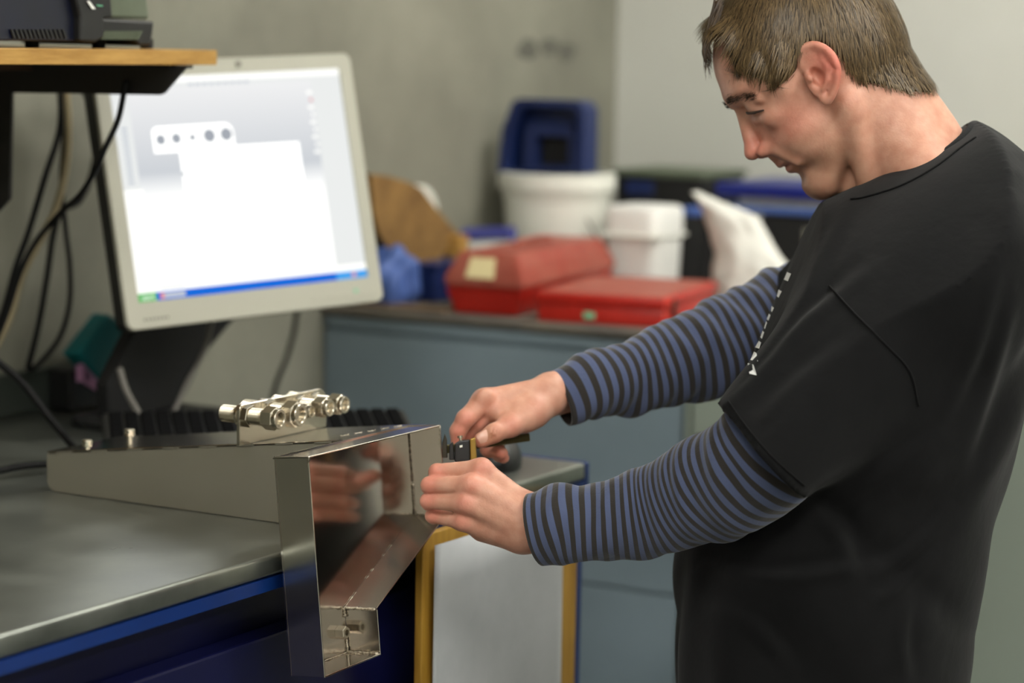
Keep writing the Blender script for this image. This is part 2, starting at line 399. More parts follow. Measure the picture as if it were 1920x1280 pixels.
# bezel as a ring: outer rounded rectangle, inner rectangle
mL, mR, mT, mB = .0215 * MS, .0215 * MS, .021 * MS, .036 * MS
inner = [(-MW / 2 + mL, -MH / 2 + mB), (MW / 2 - mR, -MH / 2 + mB), (MW / 2 - mR, MH / 2 - mT), (-MW / 2 + mL, MH / 2 - mT)]
def bar(u0, u1, v0, v1, w0, w1, mat, name, parent, bev=.002):
    b = bm_new(); add_box(b, mp((u0 + u1) / 2, (v0 + v1) / 2, (w0 + w1) / 2), (u1 - u0, v1 - v0, w1 - w0), mrt, mup, bev=bev); return obj(name, b, mat, parent)
outer = rrect(MW, MH, .011, n=6)
no = len(outer)
def radial_inner(k):
    # matching point on inner rectangle
    u, v = outer[k]; return (min(max(u, inner[0][0]), inner[1][0]), min(max(v, inner[0][1]), inner[2][1]))
rings = []
for (o_in, w, s) in ((0, -.006, 1), (0, -.002, 1), (0, 0.0, .994), (1, 0.0, 1), (1, -.004, 1)):
    row = []
    for k in range(no):
        u, v = outer[k] if not o_in else radial_inner(k)
        row.append(b.verts.new(V3(mp(u * s, v * s, w))))
    rings.append(row)
for r1, r2 in zip(rings, rings[1:]):
    for k in range(no):
        f = (r1[k], r1[(k + 1) % no], r2[(k + 1) % no], r2[k])
        try: b.faces.new(f)
        except Exception: pass
bmesh.ops.remove_doubles(b, verts=b.verts[:], dist=1e-6)
obj('bezel', b, 'bezel', t, smooth=40)
b = bm_new(); add_prism(b, [mp(u * .985, v * .985, -.017) for u, v in outer], -mn * .022, bev=.004); obj('back_shell', b, 'black_plastic', t)
b = bm_new(); add_prism(b, [mp(u * .998, v * .998, -.0062) for u, v in outer], -mn * .022, bev=.002); obj('rim', b, 'black_plastic', t)
# screen glass
sw = inner[1][0] - inner[0][0]; sh = inner[2][1] - inner[0][1]; su0, sv0 = inner[0]
def scr(x, y, w=0): return mp(su0 + x * sw, sv0 + (1 - y) * sh, -.0035 + w)     # x,y 0..1 from the top left
smat = bpy.data.materials.new('screen_glow'); smat.use_nodes = True; nt = smat.node_tree
for n in list(nt.nodes): nt.nodes.remove(n)
uvn = nt.nodes.new('ShaderNodeUVMap'); sp = nt.nodes.new('ShaderNodeSeparateXYZ'); nt.links.new(uvn.outputs[0], sp.inputs[0])
rp = nt.nodes.new('ShaderNodeValToRGB'); nt.links.new(sp.outputs[1], rp.inputs[0])
for e, (po, c) in zip([rp.color_ramp.elements[0], rp.color_ramp.elements[1], rp.color_ramp.elements.new(.5)],
                      ((.43, (1.3, 1.3, 1.27, 1)), (1.0, (.42, .45, .54, 1)), (.57, (.68, .71, .75, 1)))):
    e.position = po; e.color = c
em = nt.nodes.new('ShaderNodeEmission'); nt.links.new(rp.outputs[0], em.inputs[0]); em.inputs[1].default_value = SCREEN_K
ou = nt.nodes.new('ShaderNodeOutputMaterial'); nt.links.new(em.outputs[0], ou.inputs[0])
b = bm_new(); q = [b.verts.new(V3(scr(*p))) for p in ((0, 1), (1, 1), (1, 0), (0, 0))]; f = b.faces.new(q)
uvl = b.loops.layers.uv.new('UVMap')
for l, uv in zip(f.loops, ((0, 0), (1, 0), (1, 1), (0, 1))): l[uvl].uv = uv
screen = obj('screen', b, smat, t)
emitter('ui_white', (1.25, 1.25, 1.2, 1), SCREEN_K); emitter('ui_panel', (.92, .94, .93, 1), SCREEN_K); emitter('ui_blue', (.012, .16, .78, 1), SCREEN_K)
emitter('ui_lightblue', (.08, .42, .95, 1), SCREEN_K); emitter('ui_green', (.14, .56, .16, 1), SCREEN_K); emitter('ui_grey', (.42, .45, .50, 1), SCREEN_K)
emitter('ui_red', (.9, .35, .35, 1), SCREEN_K); emitter('ui_mid', (.62, .66, .72, 1), SCREEN_K); emitter('ui_part', (1.6, 1.6, 1.55, 1), SCREEN_K)
def ui(poly, w, mat, name):
    b = bm_new(); b.faces.new([b.verts.new(V3(scr(x, y, w))) for x, y in poly][::-1]); return obj(name, b, mat, screen)
def rect(x0, y0, x1, y1): return [(x0, y0), (x1, y0), (x1, y1), (x0, y1)]
ui(rect(0, 0, 1, .03), .0002, 'ui_white', 'title_bar'); ui(rect(0, .03, 1, .05), .0002, 'ui_panel', 'tool_bar')
for k in range(9): ui(rect(.33 + k * .03, .035, .35 + k * .03, .047), .0004, 'ui_mid', 'tool_icon')
ui(rect(0, .05, .075, .5), .0002, 'ui_panel', 'side_palette'); ui(rect(0, .5, .085, .93), .0002, 'ui_white', 'side_palette')
for k in range(12): ui(rect(.03, .22 + k * .022, .055, .232 + k * .022), .0004, 'ui_mid', 'palette_icon')
ui(rect(.865, .05, 1, .93), .0002, 'ui_panel', 'tree_panel')
for k in range(9): ui(rect(.84 + .01 * (k % 2), .1 + k * .035, .862, .115 + k * .035), .0004, 'ui_white' if k != 1 else 'ui_red', 'view_icon')
ui(rect(0, .93, 1, .962), .0002, 'ui_white', 'status_bar'); ui(rect(.1, .94, .2, .946), .0004, 'ui_mid', 'status_text')
ui(rect(0, .962, 1, 1), .0002, 'ui_blue', 'task_bar'); ui(rect(0, .962, .08, 1), .0004, 'ui_green', 'start_button')
ui(rect(.1, .969, .2, .992), .0004, 'ui_mid', 'task_button'); ui(rect(.095, .968, .112, .994), .0005, 'ui_red', 'task_icon')
ui(rect(.86, .962, 1, 1), .0004, 'ui_lightblue', 'tray_area'); ui(rect(.93, .97, .95, .99), .0006, 'ui_red', 'tray_icon')
# the drawn part: body, upper tab with five holes
ui([(.255, .33), (.775, .335), (.775, .86), (.60, .86), (.60, .74), (.40, .62), (.255, .52)], .0003, 'ui_part', 'drawn_body')
tab = [(.16 + .03 * (1 - math.sin(a)) , .205 + .04 * (1 - math.cos(a))) for a in np.linspace(math.pi / 2, 0, 5)]
tab = [(.152 + .025 - .025 * math.sin(a), .225 + .03 - .03 * math.cos(a)) for a in np.linspace(math.pi / 2, 0, 6)]
tab += [(.495 - .035 + .035 * math.sin(a), .225 + .05 - .05 * math.cos(a)) for a in np.linspace(0, math.pi / 2, 6)]
tab += [(.495, .345), (.152, .345)]
ui(tab, .0004, 'ui_part', 'drawn_tab')
for (x, y, r) in ((.185, .285, .020), (.25, .283, .020), (.318, .283, .013), (.39, .28, .026), (.462, .278, .026)):
    ui([(x + r * math.cos(a), y + r * 1.2 * math.sin(a)) for a in np.linspace(0, 2 * math.pi, 20, endpoint=False)], .0006, 'ui_grey', 'drawn_hole')
for (x, y) in ((.26, .445), (.49, .435), (.70, .435)):
    ui([(x + .007 * math.cos(a), y + .008 * math.sin(a)) for a in np.linspace(0, 2 * math.pi, 10, endpoint=False)], .0006, 'ui_grey' if x < .3 else 'ui_panel', 'drawn_hole')
# start label
def text_mesh(s, size):
    cu = bpy.data.curves.new('txt', 'FONT'); cu.body = s; cu.size = size; cu.align_x = 'CENTER'; cu.align_y = 'CENTER'; cu.resolution_u = 2
    o = bpy.data.objects.new('txt', cu); COL.objects.link(o)
    dg = bpy.context.evaluated_depsgraph_get(); me = bpy.data.meshes.new_from_object(o.evaluated_get(dg))
    bpy.data.objects.remove(o); vv = [tuple(v.co) for v in me.vertices]; ff = [tuple(p.vertices) for p in me.polygons]
    bpy.data.meshes.remove(me); return vv, ff
vv, ff = text_mesh('start', .010)
o0 = scr(.045, .981, .0006)
obj('start_text', ([o0 + mrt * v[0] + mup * v[1] for v in vv], ff), 'ui_white', screen)
# bezel details: webcam dot, maker's lettering too soft to read, button row
p = mp(.018, MH / 2 - mT / 2 + .001, 0); b = bm_new(); add_lathe(b, p, mn, [(0, .0045), (.0015, .0042), (.0015, .0018)], 16); obj('lock_button', b, 'ink', t)
for k in range(7): bar(-MW / 2 + .024 + k * .0055, -MW / 2 + .0275 + k * .0055, -MH / 2 + .0105, -MH / 2 + .0135, 0, .0004, 'ink', 'maker_lettering', t, 0)
for k in range(4): bar(MW / 2 - .115 + k * .026, MW / 2 - .093 + k * .026, -MH / 2 + .010, -MH / 2 + .016, 0, .0008, 'bezel', 'bezel_button', t, .0003)
p = mp(MW / 2 - .045, -MH / 2 + .018, .0003); b = bm_new(); add_lathe(b, p, mn, [(0, .003), (.0008, .0028)], 12); obj('power_light', b, 'green_badge', t)
# stand
b = bm_new(); add_prism(b, [mp(u, v, -.038) for u, v in ((-.06, -.13), (.06, -.13), (.07, .05), (-.07, .05))], -mn * .03, bev=.006); obj('hinge_block', b, 'black_plastic', t)
nY = 2.02
b = bm_new(); add_prism(b, [onY(x, y, nY) for x, y in ((206, 812), (330, 806), (392, 655), (440, 600), (440, 420), (330, 420), (262, 600), (202, 722))], (.004, .025, 0), bev=.004); 
for v in b.verts: v.co.z = max(v.co.z, BZ + .003)
obj('neck', b, 'black_matte', t)
cb = onY(268, 812, nY); b = bm_new(); add_prism(b, [np.array([cb[0] + u, nY - .02 + v, BZ + .0004]) for u, v in rrect(.20, .16, .04)], (0, 0, .012), bev=.004); obj('base', b, 'black_plastic', t)

# teal storage pouch with pink slips, leaning against the wall below the monitor
tY = 2.13
pts = [onY(x, y, tY) for x, y in ((205, 588), (262, 625), (196, 720), (146, 665))]
t = thing('teal_folder', 'dark teal plastic folder with pink slips leaning below the monitor', 'folder', (pts[3][0], tY, BZ))
b = bm_new(); add_prism(b, pts, (0, .03, 0), bev=.004); obj('cover', b, 'teal', t)
for pl in (((144, 685), (160, 680), (170, 712), (146, 716)), ((160, 688), (190, 714), (184, 734), (158, 718))):
    b = bm_new(); add_prism(b, [onY(x, y, tY + .006) for x, y in pl], (0, .002, 0)); obj('pink_slip', b, 'pink', t)
b = bm_new(); p0 = onY(160, 740, tY + .01); add_box(b, (p0[0] + .03, tY + .03, BZ + .03), (.12, .04, .056), bev=.004); obj('tray', b, 'black_plastic', t)

# ------------------------------------------------------------------ cables
def cable(name, label, px, Ys, r, mat, group=None, n=10):
    pts = []
    for k, q in enumerate(px):
        Y = Ys if not hasattr(Ys, '__len__') else float(np.interp(k / (len(px) - 1), np.linspace(0, 1, len(Ys)), Ys))
        pts.append(onY(q[0], q[1], Y))
    for p in pts: p[2] = max(p[2], BZ + r) if p[0] < BE and p[1] > BF else p[2]
    b = bm_new(); add_tube(b, pts, r, 8, n); return tag(obj(name, b, mat, smooth=True), label, 'cable', group)
cable('cable', 'black cable sweeping from bracket down left past the beige cable', [(112, 150), (112, 240), (85, 330), (55, 430), (30, 500), (8, 580), (-20, 660), (-60, 760)], 2.12, .0042, 'black_cable')
cable('cable', 'beige cable hanging down the wall under the shelf', [(122, 150), (128, 230), (124, 310), (105, 390), (75, 450), (40, 520), (20, 590), (-10, 650), (-60, 720)], [2.14, 2.13], .0048, 'beige_cable')
cable('cable', 'black cable curving from the monitor edge across the hanging bundle', [(236, 150), (222, 222), (196, 280), (178, 320), (150, 365), (112, 400), (70, 450), (40, 505), (12, 590), (-30, 690)], [1.85, 1.86, 1.87, 1.89, 1.97, 2.05, 2.08, 2.09, 2.1], .0036, 'black_cable')
cable('cable', 'black cable looping from the bundle down to the bench upstand', [(150, 150), (178, 230), (176, 310), (150, 375), (115, 395), (100, 440), (88, 520), (72, 610), (52, 692)], 2.16, .0042, 'black_cable')
cable('cable', 'thin black cable with a wide bow left of the monitor', [(128, 150), (116, 330), (122, 420), (131, 500), (130, 570), (112, 632), (75, 680), (54, 696)], 2.15, .0036, 'black_cable')
cable('cable', 'black cable dropping to the back end of the metal enclosure', [(-60, 640), (0, 682), (45, 722), (90, 780), (128, 826), (150, 852)], [2.02, 1.95, 1.86], .0045, 'black_cable')
cable('cable', 'black cable lying flat on the steel bench top', [(-60, 893), (0, 882), (40, 874), (90, 870), (160, 872)], [1.88, 1.86], .0042, 'black_cable')
cable('cable', 'grey cable rising from the keyboard toward the monitor stand', [(224, 690), (236, 730), (258, 772), (274, 802)], [1.97, 1.94], .0042, 'grey_cable')
cable('cable', 'dark grey cable with a pale plug hanging from the monitor', [(398, 600), (386, 645), (372, 680), (352, 715), (332, 760), (318, 796)], [1.98, 1.98], .0036, 'grey_cable')
cable('cable', 'black cable hanging down the concrete wall beside the blue-grey cabinet', [(560, 560), (552, 620), (538, 670), (520, 715), (508, 760)], WY - .0038, .0036, 'black_cable')

# ------------------------------------------------------------------ keyboard and mouse
kc = np.array([2.425, 1.762, BZ]); ka = unit([.66, -.75, 0]); kb = np.array([-ka[1], ka[0], 0]); kb = kb if kb[0] > 0 else -kb
tilt = unit(kb + np.array([0, 0, .14])); kn = unit(np.cross(ka, tilt)); kn = kn if kn[2] > 0 else -kn
t = thing('keyboard', 'black computer keyboard lying on the bench in front of the monitor', 'keyboard', kc)
o0 = kc + np.array([0, 0, .021])
b = bm_new(); add_box(b, o0, (.385, .13, .018), ka, tilt, bev=.004); kbody = obj('case', b, 'black_plastic', t)
kme = None
for r_ in range(6):
    for c_ in range(19):
        p = o0 + ka * (-.176 + c_ * .0195) + tilt * (-.050 + r_ * .020) + kn * .0105
        b = bm_new(); add_box(b, p, (.0160, .0160, .006), ka, tilt, bev=.0015, seg=1); obj('key', b, 'key', t)
for s in (-1, 1):
    b = bm_new(); p = kc + ka * .16 * s + kb * .06; add_box(b, (p[0], p[1], BZ + .011), (.02, .012, .022)); obj('foot', b, 'black_plastic', t)
pm = np.array([2.50, 1.462, BZ])
t = thing('computer_mouse', 'black computer mouse on the bench end', 'mouse', pm)
b = bm_new(); bmesh.ops.create_uvsphere(b, u_segments=24, v_segments=14, radius=1)
for v in b.verts:
    z = max(v.co.z, -.25); v.co = Vector((v.co.x * .055, v.co.y * .031, (z + .25) * .030))
bmesh.ops.transform(b, matrix=Matrix.Translation(V3(pm)) @ Matrix.Rotation(.5, 4, 'Z'), verts=b.verts[:]); mo = obj('shell', b, 'black_plastic', t, smooth=True)
b = bm_new(); add_lathe(b, pm + np.array([.03, .017, .028]), (0.47, -.88, 0), [(-.003, .007), (.003, .007)], 14); obj('scroll_wheel', b, 'black_matte', t)
# ------------------------------------------------------------------ folded stainless enclosure on the bench
TF = 1.340; TT = .10                                   # tray opening: y at the top, forward lean per metre down
TZ = 1.104
def on_tray(x, y, back=0.):
    d = ray(x, y); # plane  Y - TT*z = TF + back - TT*TZ
    k = TF + back - TT * TZ
    s = (k - CC[1] + TT * CC[2]) / (d[1] - TT * d[2]); return CC + d * s
tn = unit([0, 1, -TT])                                 # into the tray
TD = .040
cor = [on_tray(*q) for q in ((579, 861), (826, 799), (827, 968), (707, 1142), (710, 1229), (608, 1271))]
cor[0][2] = cor[1][2] = TZ; cor[5][0] = cor[0][0] = (cor[0][0] + cor[5][0]) / 2
cor[2][0] = cor[1][0]; cor[4][0] = cor[3][0]
TL = cor[0][0]; TR = cor[1][0]
t = thing('steel_enclosure', 'folded stainless steel enclosure with an open front hanging over the bench edge', 'enclosure', (2.1, 1.6, BZ))
SH = .0016
names = ('top_flange', 'right_wall', 'sloping_wall', 'foot_wall', 'foot_floor', 'left_wall')
cen = sum(cor) / 6
for k in range(6):
    a, c = cor[k], cor[(k + 1) % 6]
    if k == 0: continue
    e = unit(c - a); inn = unit(np.cross(tn, e)); inn = inn if np.dot(inn, cen - a) > 0 else -inn
    b = bm_new(); add_prism(b, [a, c, c + tn * TD, a + tn * TD], inn * SH, bev=.0004, seg=1)
    obj(names[k], b, 'steel_gloss' if k == 5 else 'mirror_steel', t)
b = bm_new(); add_prism(b, [c + tn * TD for c in cor], tn * SH); obj('back_panel', b, 'mirror_steel', t)
# long wedge body lying on the bench and its one-piece lid
SL = .130
def ztop(Y): return TZ - (Y - TF) * SL
BLX = 2.06; BRX = 2.188; BY = 1.79; BFY = BF - .001
ptop = [(BLX, BY), (BLX, BFY + .001), (TL, BFY + .001), (TL, TF), (TR, TF), (BRX, BFY), (BRX, BY)]
b = bm_new(); add_prism(b, [(x, y, ztop(y)) for x, y in ptop], (0, 0, -SH), bev=.0005, seg=1); obj('lid', b, 'mirror_steel', t)
r = .012
side = [(BFY + .003, BZ + .0008), (BFY + .003, ztop(BFY) - SH - .0014), (BY, ztop(BY) - SH - .0014)] + [(BY - r + r * math.cos(a), BZ + .0008 + r - r * math.sin(a)) for a in np.linspace(0, math.pi / 2, 6)]
b = bm_new(); add_prism(b, [(BLX, y, z) for y, z in side], (SH, 0, 0)); obj('side_panel', b, 'steel', t)
b = bm_new(); add_prism(b, [(BRX - SH, y, z) for y, z in side], (SH, 0, 0)); obj('side_panel', b, 'steel', t)
b = bm_new(); add_box(b, ((BLX + BRX) / 2, (BY + BFY) / 2, BZ + .0012), (BRX - BLX - 2 * SH, BY - BFY - .03, SH)); obj('floor_panel', b, 'steel', t)
b = bm_new(); add_box(b, ((BLX + BRX) / 2, BY - SH / 2, (BZ + .012 + ztop(BY)) / 2), (BRX - BLX - 2 * SH, SH, ztop(BY) - BZ - .016)); obj('end_panel', b, 'steel', t)
# stitch tacks bridging the open gap under the lid
for xx in (BLX + SH / 2, BRX - SH / 2):
    for k in range(8):
        y = 1.415 + k * .05; b = bm_new(); add_box(b, (xx, y, ztop(y) - SH - .0007), (SH, .022, .0022), ay=(0, 1, -SL)); obj('stitch_tack', b, 'steel', t)
# weld beads along the inner corners
def bead(p, q, rr=.0011, n=14, name='weld_bead'):
    random.seed(int(abs(p[0]) * 1e5) % 999)
    b = bm_new(); pts = [p + (q - p) * i / n + np.random.RandomState(i).normal(0, .00018, 3) for i in range(n + 1)]
    add_tube(b, pts, [rr * (.55 + .6 * random.random()) for _ in range(24)], 6, 3); obj(name, b, 'weld', t, smooth=True)
bk = [c + tn * (TD - .001) for c in cor]
ins = .0022
def inset(k):
    v = bk[k] - (bk[0] + bk[3]) / 2 if False else None
    a, c, e = bk[k - 1], bk[k], bk[(k + 1) % 6]
    e1 = unit(a - c); e2 = unit(e - c); return c + (e1 + e2) * ins * .6 * (1 if np.dot(np.cross(e1, e2), tn) * np.dot(np.cross(bk[5] - bk[0], bk[1] - bk[0]), tn) >= 0 or True else -1)
ib = [bk[k].copy() for k in range(6)]
ib[1] += np.array([-ins, 0, -ins]); ib[2] += np.array([-ins, 0, 0]); ib[3] += np.array([-ins, 0, ins * .2]); ib[4] += np.array([-ins, 0, ins]); ib[5] += np.array([ins, 0, ins])
bead(ib[1] * .92 + ib[2] * .08, ib[2] * .62 + ib[1] * .38, .0006); bead(ib[1] * .35 + ib[2] * .65, ib[2], .0011, 18)
bead(ib[2], ib[2] - tn * TD * .9, .0014)
def lerp(a, c, s): return a + (c - a) * s
bead(lerp(ib[2], ib[3], .28), lerp(ib[2], ib[3], .46), .0006); bead(lerp(ib[2], ib[3], .55), lerp(ib[2], ib[3], .70), .0006); bead(lerp(ib[2], ib[3], .84), ib[3], .0007)
bead(lerp(ib[2], ib[3], .0), lerp(ib[2], ib[3], 1), .0004)
bead(ib[3] - tn * .001, ib[3] - tn * TD * .96, .0018); bead(ib[3], lerp(ib[3], ib[4], .2), .0015); bead(lerp(ib[3], ib[4], .5), ib[4], .0012)
bead(ib[4], ib[4] - tn * TD * .95, .0016); bead(ib[4], ib[5], .0008); bead(lerp(ib[4], ib[5], .0) + np.array([0, 0, .0]), lerp(ib[4], ib[5], .08) - tn * .02, .0008)
# short weld dashes on the lid
wa = np.array([2.10, 1.42, ztop(1.42) + .0002]); wb_ = np.array([2.186, 1.392, ztop(1.392) + .0002])
for k in range(5): bead(wa + (wb_ - wa) * k / 5, wa + (wb_ - wa) * (k + .6) / 5, .0005, 5)
bead(np.array([TL + .0008, TF, TZ - .001]), np.array([TL + .0008, TF + .001, TZ - .011]), .0016, 5)
bead(np.array([TR - .0012, TF, TZ - .002]), np.array([TR - .0012, TF, TZ - .024]), .0008, 6)
# clinch nut on the foot's back panel
p = on_tray(636, 1185, TD - .001); b = bm_new(); add_lathe(b, p, -tn, [(-.001, .0070), (.0085, .0070), (.0095, .0062), (.0095, .0036), (.004, .0034)], 6); obj('clinch_nut', b, 'fitting', t)
# two knurled screws standing on the lid
for (x, y, hh) in ((143, 846, .0105), (243, 836, .0175)):
    q = onz(x, y, ztop(1.74)); q = onz(x, y, ztop(q[1])); q[0] = max(q[0], BLX + .006)
    b = bm_new(); add_lathe(b, (q[0], q[1], ztop(q[1])), (0, 0, 1), [(0, .0032), (hh - .0075, .0032), (hh - .0075, .0056), (hh - .0068, .0060), (hh - .0008, .0060), (hh, .0055), (hh, .0026), (hh - .003, .0024)], 24); obj('knurled_screw', b, 'fitting', t, smooth=30)

# ------------------------------------------------------------------ bulkhead plate with five tube fittings
PY = 1.506; pl0 = onY(449, 834, PY); pl1 = onY(612, 803, PY); px0 = pl0[0]; px1 = pl1[0]
zb = ztop(PY) + .0003; zt2 = onY(455, 758, PY)[2]
t = thing('bulkhead_plate', 'small stainless plate with a row of five tube fittings on the enclosure lid', 'fitting plate', (px0, PY, zb))
rr = .014
prof = [(px0, zb), (px1, zb), (px1, zt2 - rr)] + [(px1 - rr + rr * math.cos(a), zt2 - rr + rr * math.sin(a)) for a in np.linspace(0, math.pi / 2, 7)] + [(px0 + .006 - .006 * math.sin(a), zt2 - .006 + .006 * math.cos(a)) for a in np.linspace(0, math.pi / 2, 4)]
b = bm_new(); add_prism(b, [(x, PY, z) for x, z in prof], (0, .004, 0), bev=.0006, seg=1); plate = obj('plate', b, 'fitting', t, smooth=30)
ax = np.array([0, -1., 0])
for (x, y, hpx, ln) in ((526, 786, 40, .045), (565, 778, 45, .045), (585, 772, 25, .034), (620, 765, 35, .045), (648, 759, 36, .045)):
    e = onY(x, y, PY - ln); R = hpx / F * 2.48 / 2; o0 = np.array([e[0], PY, e[2]])
    hx = R * 1.02
    b = bm_new(); add_lathe(b, o0, ax, [(0, hx * 1.06), (.0005, hx * 1.1), (.0075, hx * 1.1), (.008, hx * 1.03), (.008, hx * .6)], 6, ay=(.3, 0, 1)); f = obj('fitting', b, 'fitting', t)
    # threaded barrel: ridged lathe
    pr_ = [(.004, R * .8)]
    n = int((ln - .026) / .0011)
    for k in range(max(n, 1)): pr_ += [(.0085 + k * .0011, R * .78), (.0085 + k * .0011 + .00055, R * .84)]
    pr_ += [(ln - .014, R * .78)]
    b = bm_new(); add_lathe(b, o0, ax, pr_, 28); obj('threaded_barrel', b, 'fitting', f, smooth=50)
    b = bm_new(); add_lathe(b, o0, ax, [(ln - .0195, R * .95), (ln - .0185, hx * 1.13), (ln - .006, hx * 1.13), (ln - .0045, R * .98), (ln - .0045, R * .6)], 6, ay=(.1, 0, 1)); obj('cap_nut', b, 'fitting', f)
    b = bm_new(); add_lathe(b, o0, ax, [(ln - .006, R * .96), (ln - .001, R * .96), (ln, R * .90), (ln, R * .70), (ln - .001, R * .64), (ln - .012, R * .60), (ln - .012, R * .3)], 32); obj('sleeve_ring', b, 'fitting', f, smooth=30)
    b = bm_new(); add_lathe(b, o0, ax, [(ln - .0118, R * .58), (ln - .0110, R * .58)], 20); obj('bore', b, 'fitting', f)
    pr_ = [(-.004, hx), (-.0045, hx * 1.08), (-.0075, hx * 1.08), (-.008, R * .95), (-.009, R * .78)]
    for k in range(14): pr_ += [(-.0095 - k * .0014, R * .78), (-.0095 - k * .0014 - .0007, R * .86)]
    pr_ += [(-.0295, R * .78), (-.0305, R * .7), (-.0305, R * .45)]
    b = bm_new(); add_lathe(b, o0, ax, pr_, 28); obj('rear_thread', b, 'fitting', f, smooth=50)

# ------------------------------------------------------------------ caliper held in the hands
cd = 2.55
c0 = P(836, 842, cd); c1 = P(992, 819, cd + .075)
t = thing('caliper', 'dark sliding caliper with a brass carriage held in both hands', 'caliper', P(870, 850, cd))
al = unit(c1 - c0); sd = unit(np.cross(al, CF)); sd = sd if sd[2] > 0 else -sd; nn = np.cross(al, sd)
b = bm_new(); add_box(b, (c0 + c1) / 2, (np.linalg.norm(c1 - c0), .009, .0035), al, sd, bev=.0008); obj('beam', b, 'olive_metal', t)
b = bm_new(); add_prism(b, [P(x, y, cd - .004) for x, y in ((829, 858), (829, 830), (834, 812), (838, 824), (839, 858))], CF * .005, bev=.0006, seg=1); obj('fixed_jaw', b, 'dark_steel', t)
b = bm_new(); add_prism(b, [P(x, y, cd - .010) for x, y in ((842, 862), (842, 834), (849, 828), (852, 862))], CF * .014, bev=.001); obj('sliding_jaw', b, 'black_plastic', t)
b = bm_new(); add_prism(b, [P(x, y, cd - .012) for x, y in ((852, 866), (852, 832), (862, 826), (881, 824), (882, 866))], CF * .016, bev=.0015); obj('display_body', b, 'black_plastic', t)
b = bm_new(); add_prism(b, [P(x, y, cd - .013) for x, y in ((862, 835), (867, 834), (867, 838), (862, 839))], CF * .002); obj('button', b, 'white_plastic', t)
b = bm_new(); add_prism(b, [P(x, y, cd - .014) for x, y in ((882, 868), (881, 823), (891, 820), (894, 866))], CF * .018, bev=.0012); obj('carriage', b, 'brass', t)
b = bm_new(); add_lathe(b, P(864, 828, cd - .004), sd, [(0, .0016), (.004, .0016), (.004, .003), (.0065, .003)], 14); obj('lock_screw', b, 'fitting', t, smooth=30)

# ------------------------------------------------------------------ things on the cabinet
TZ2 = KZ + .0004
def gz(x, y, z=TZ2): return onz(x, y, z)
# long red toolbox
p0 = np.array([3.225, 1.985, TZ2]); p1 = np.array([3.235, 1.853, TZ2]); 
wv = p1 - p0; wv[2] = 0; W_ = np.linalg.norm(wv); wd = unit(wv); ld = np.array([wd[1], -wd[0], 0]) * 1.; ld = ld if ld[0] > 0 else -ld
ld = unit(ld + np.array([0, .06, 0]))
LEN = .42; H1 = .040; H2 = .097
t = thing('toolbox', 'long red metal toolbox with sloped lid and cream label', 'toolbox', p0 + wd * W_ / 2 + ld * LEN / 2)
def tb(secs, name, mat, l0=0., l1=LEN, bev=.003, par=None):
    """lofted box: list of (z, inset)"""
    b = bm_new(); rings = []
    for z, i in secs:
        rings.append([b.verts.new(V3(p0 + wd * u + ld * v + np.array([0, 0, z]))) for u, v in ((i, l0 + i), (W_ - i, l0 + i), (W_ - i, l1 - i), (i, l1 - i))])
    b.faces.new(rings[0]); b.faces.new(rings[-1])
    for r1, r2 in zip(rings, rings[1:]):
        for k in range(4): b.faces.new((r1[k], r1[(k + 1) % 4], r2[(k + 1) % 4], r2[k]))
    bmesh.ops.recalc_face_normals(b, faces=b.faces[:])
    if bev: bmesh.ops.bevel(b, geom=b.edges[:], offset=bev, segments=2, affect='EDGES')
    return obj(name, b, mat, par or t, smooth=30)
tb([(0, .012), (H1, 0)], 'lower_body', 'red'); tb([(H1 + .001, .003), (H1 + .004, .003)], 'seam', 'red', bev=0)
lid = tb([(H1 + .004, -.002), (H1 + .018, -.002), (H2, .018)], 'lid', 'red_dusty')
def endp(u, z): 
    i = -.002 + max(0, (z - H1 - .018) / (H2 - H1 - .018)) * .02
    return p0 + wd * u + ld * (i - .0012) + np.array([0, 0, z])
b = bm_new(); add_prism(b, [endp(.036, .058), endp(.086, .058), endp(.082, .089), endp(.039, .089)], ld * .0008); obj('label', b, 'cream', t)
hp = p0 + wd * W_ / 2 + np.array([0, 0, H2])
b = bm_new(); add_tube(b, [hp + ld * .14 + np.array([0, 0, -.002]), hp + ld * .15 + np.array([0, 0, .008]), hp + ld * .27 + np.array([0, 0, .008]), hp + ld * .28 + np.array([0, 0, -.002])], .004, 8, 4); obj('handle', b, 'red_dusty', t, smooth=True)

# flat red case
a0 = gz(996, 603); a1 = gz(1238, 612); a0 = np.array([3.214, 1.816, TZ2]); a1 = np.array([3.250, 1.612, TZ2])
wd2 = unit((a1 - a0) * [1, 1, 0]); W2 = np.linalg.norm((a1 - a0)[:2]); ld2 = np.array([-wd2[1], wd2[0], 0]); ld2 = ld2 if ld2[0] > 0 else -ld2
t = thing('flat_case', 'flat red metal case with pale green badge at the cabinet edge', 'case', a0 + wd2 * W2 / 2 + ld2 * .15)
def fc(z0, z1, ins_, name, mat, bev=.003):
    b = bm_new(); c = a0 + wd2 * W2 / 2 + ld2 * .15 + np.array([0, 0, (z0 + z1) / 2]); add_box(b, c, (W2 - 2 * ins_, .30 - 2 * ins_, z1 - z0), wd2, ld2, bev=bev); return obj(name, b, mat, t, smooth=30)
fc(0, .026, .003, 'lower_shell', 'red'); fc(.026, .0285, .005, 'seam', 'red', 0); fc(.0285, .0455, 0, 'upper_shell', 'red'); fc(.0455, .0465, .004, 'lid_panel', 'red_dusty', 0)
b = bm_new(); add_box(b, a0 + wd2 * W2 * .42 + ld2 * .0018 + np.array([0, 0, .013]), (.018, .003, .010), wd2, ld2, bev=.001); obj('badge', b, 'green_badge', t)
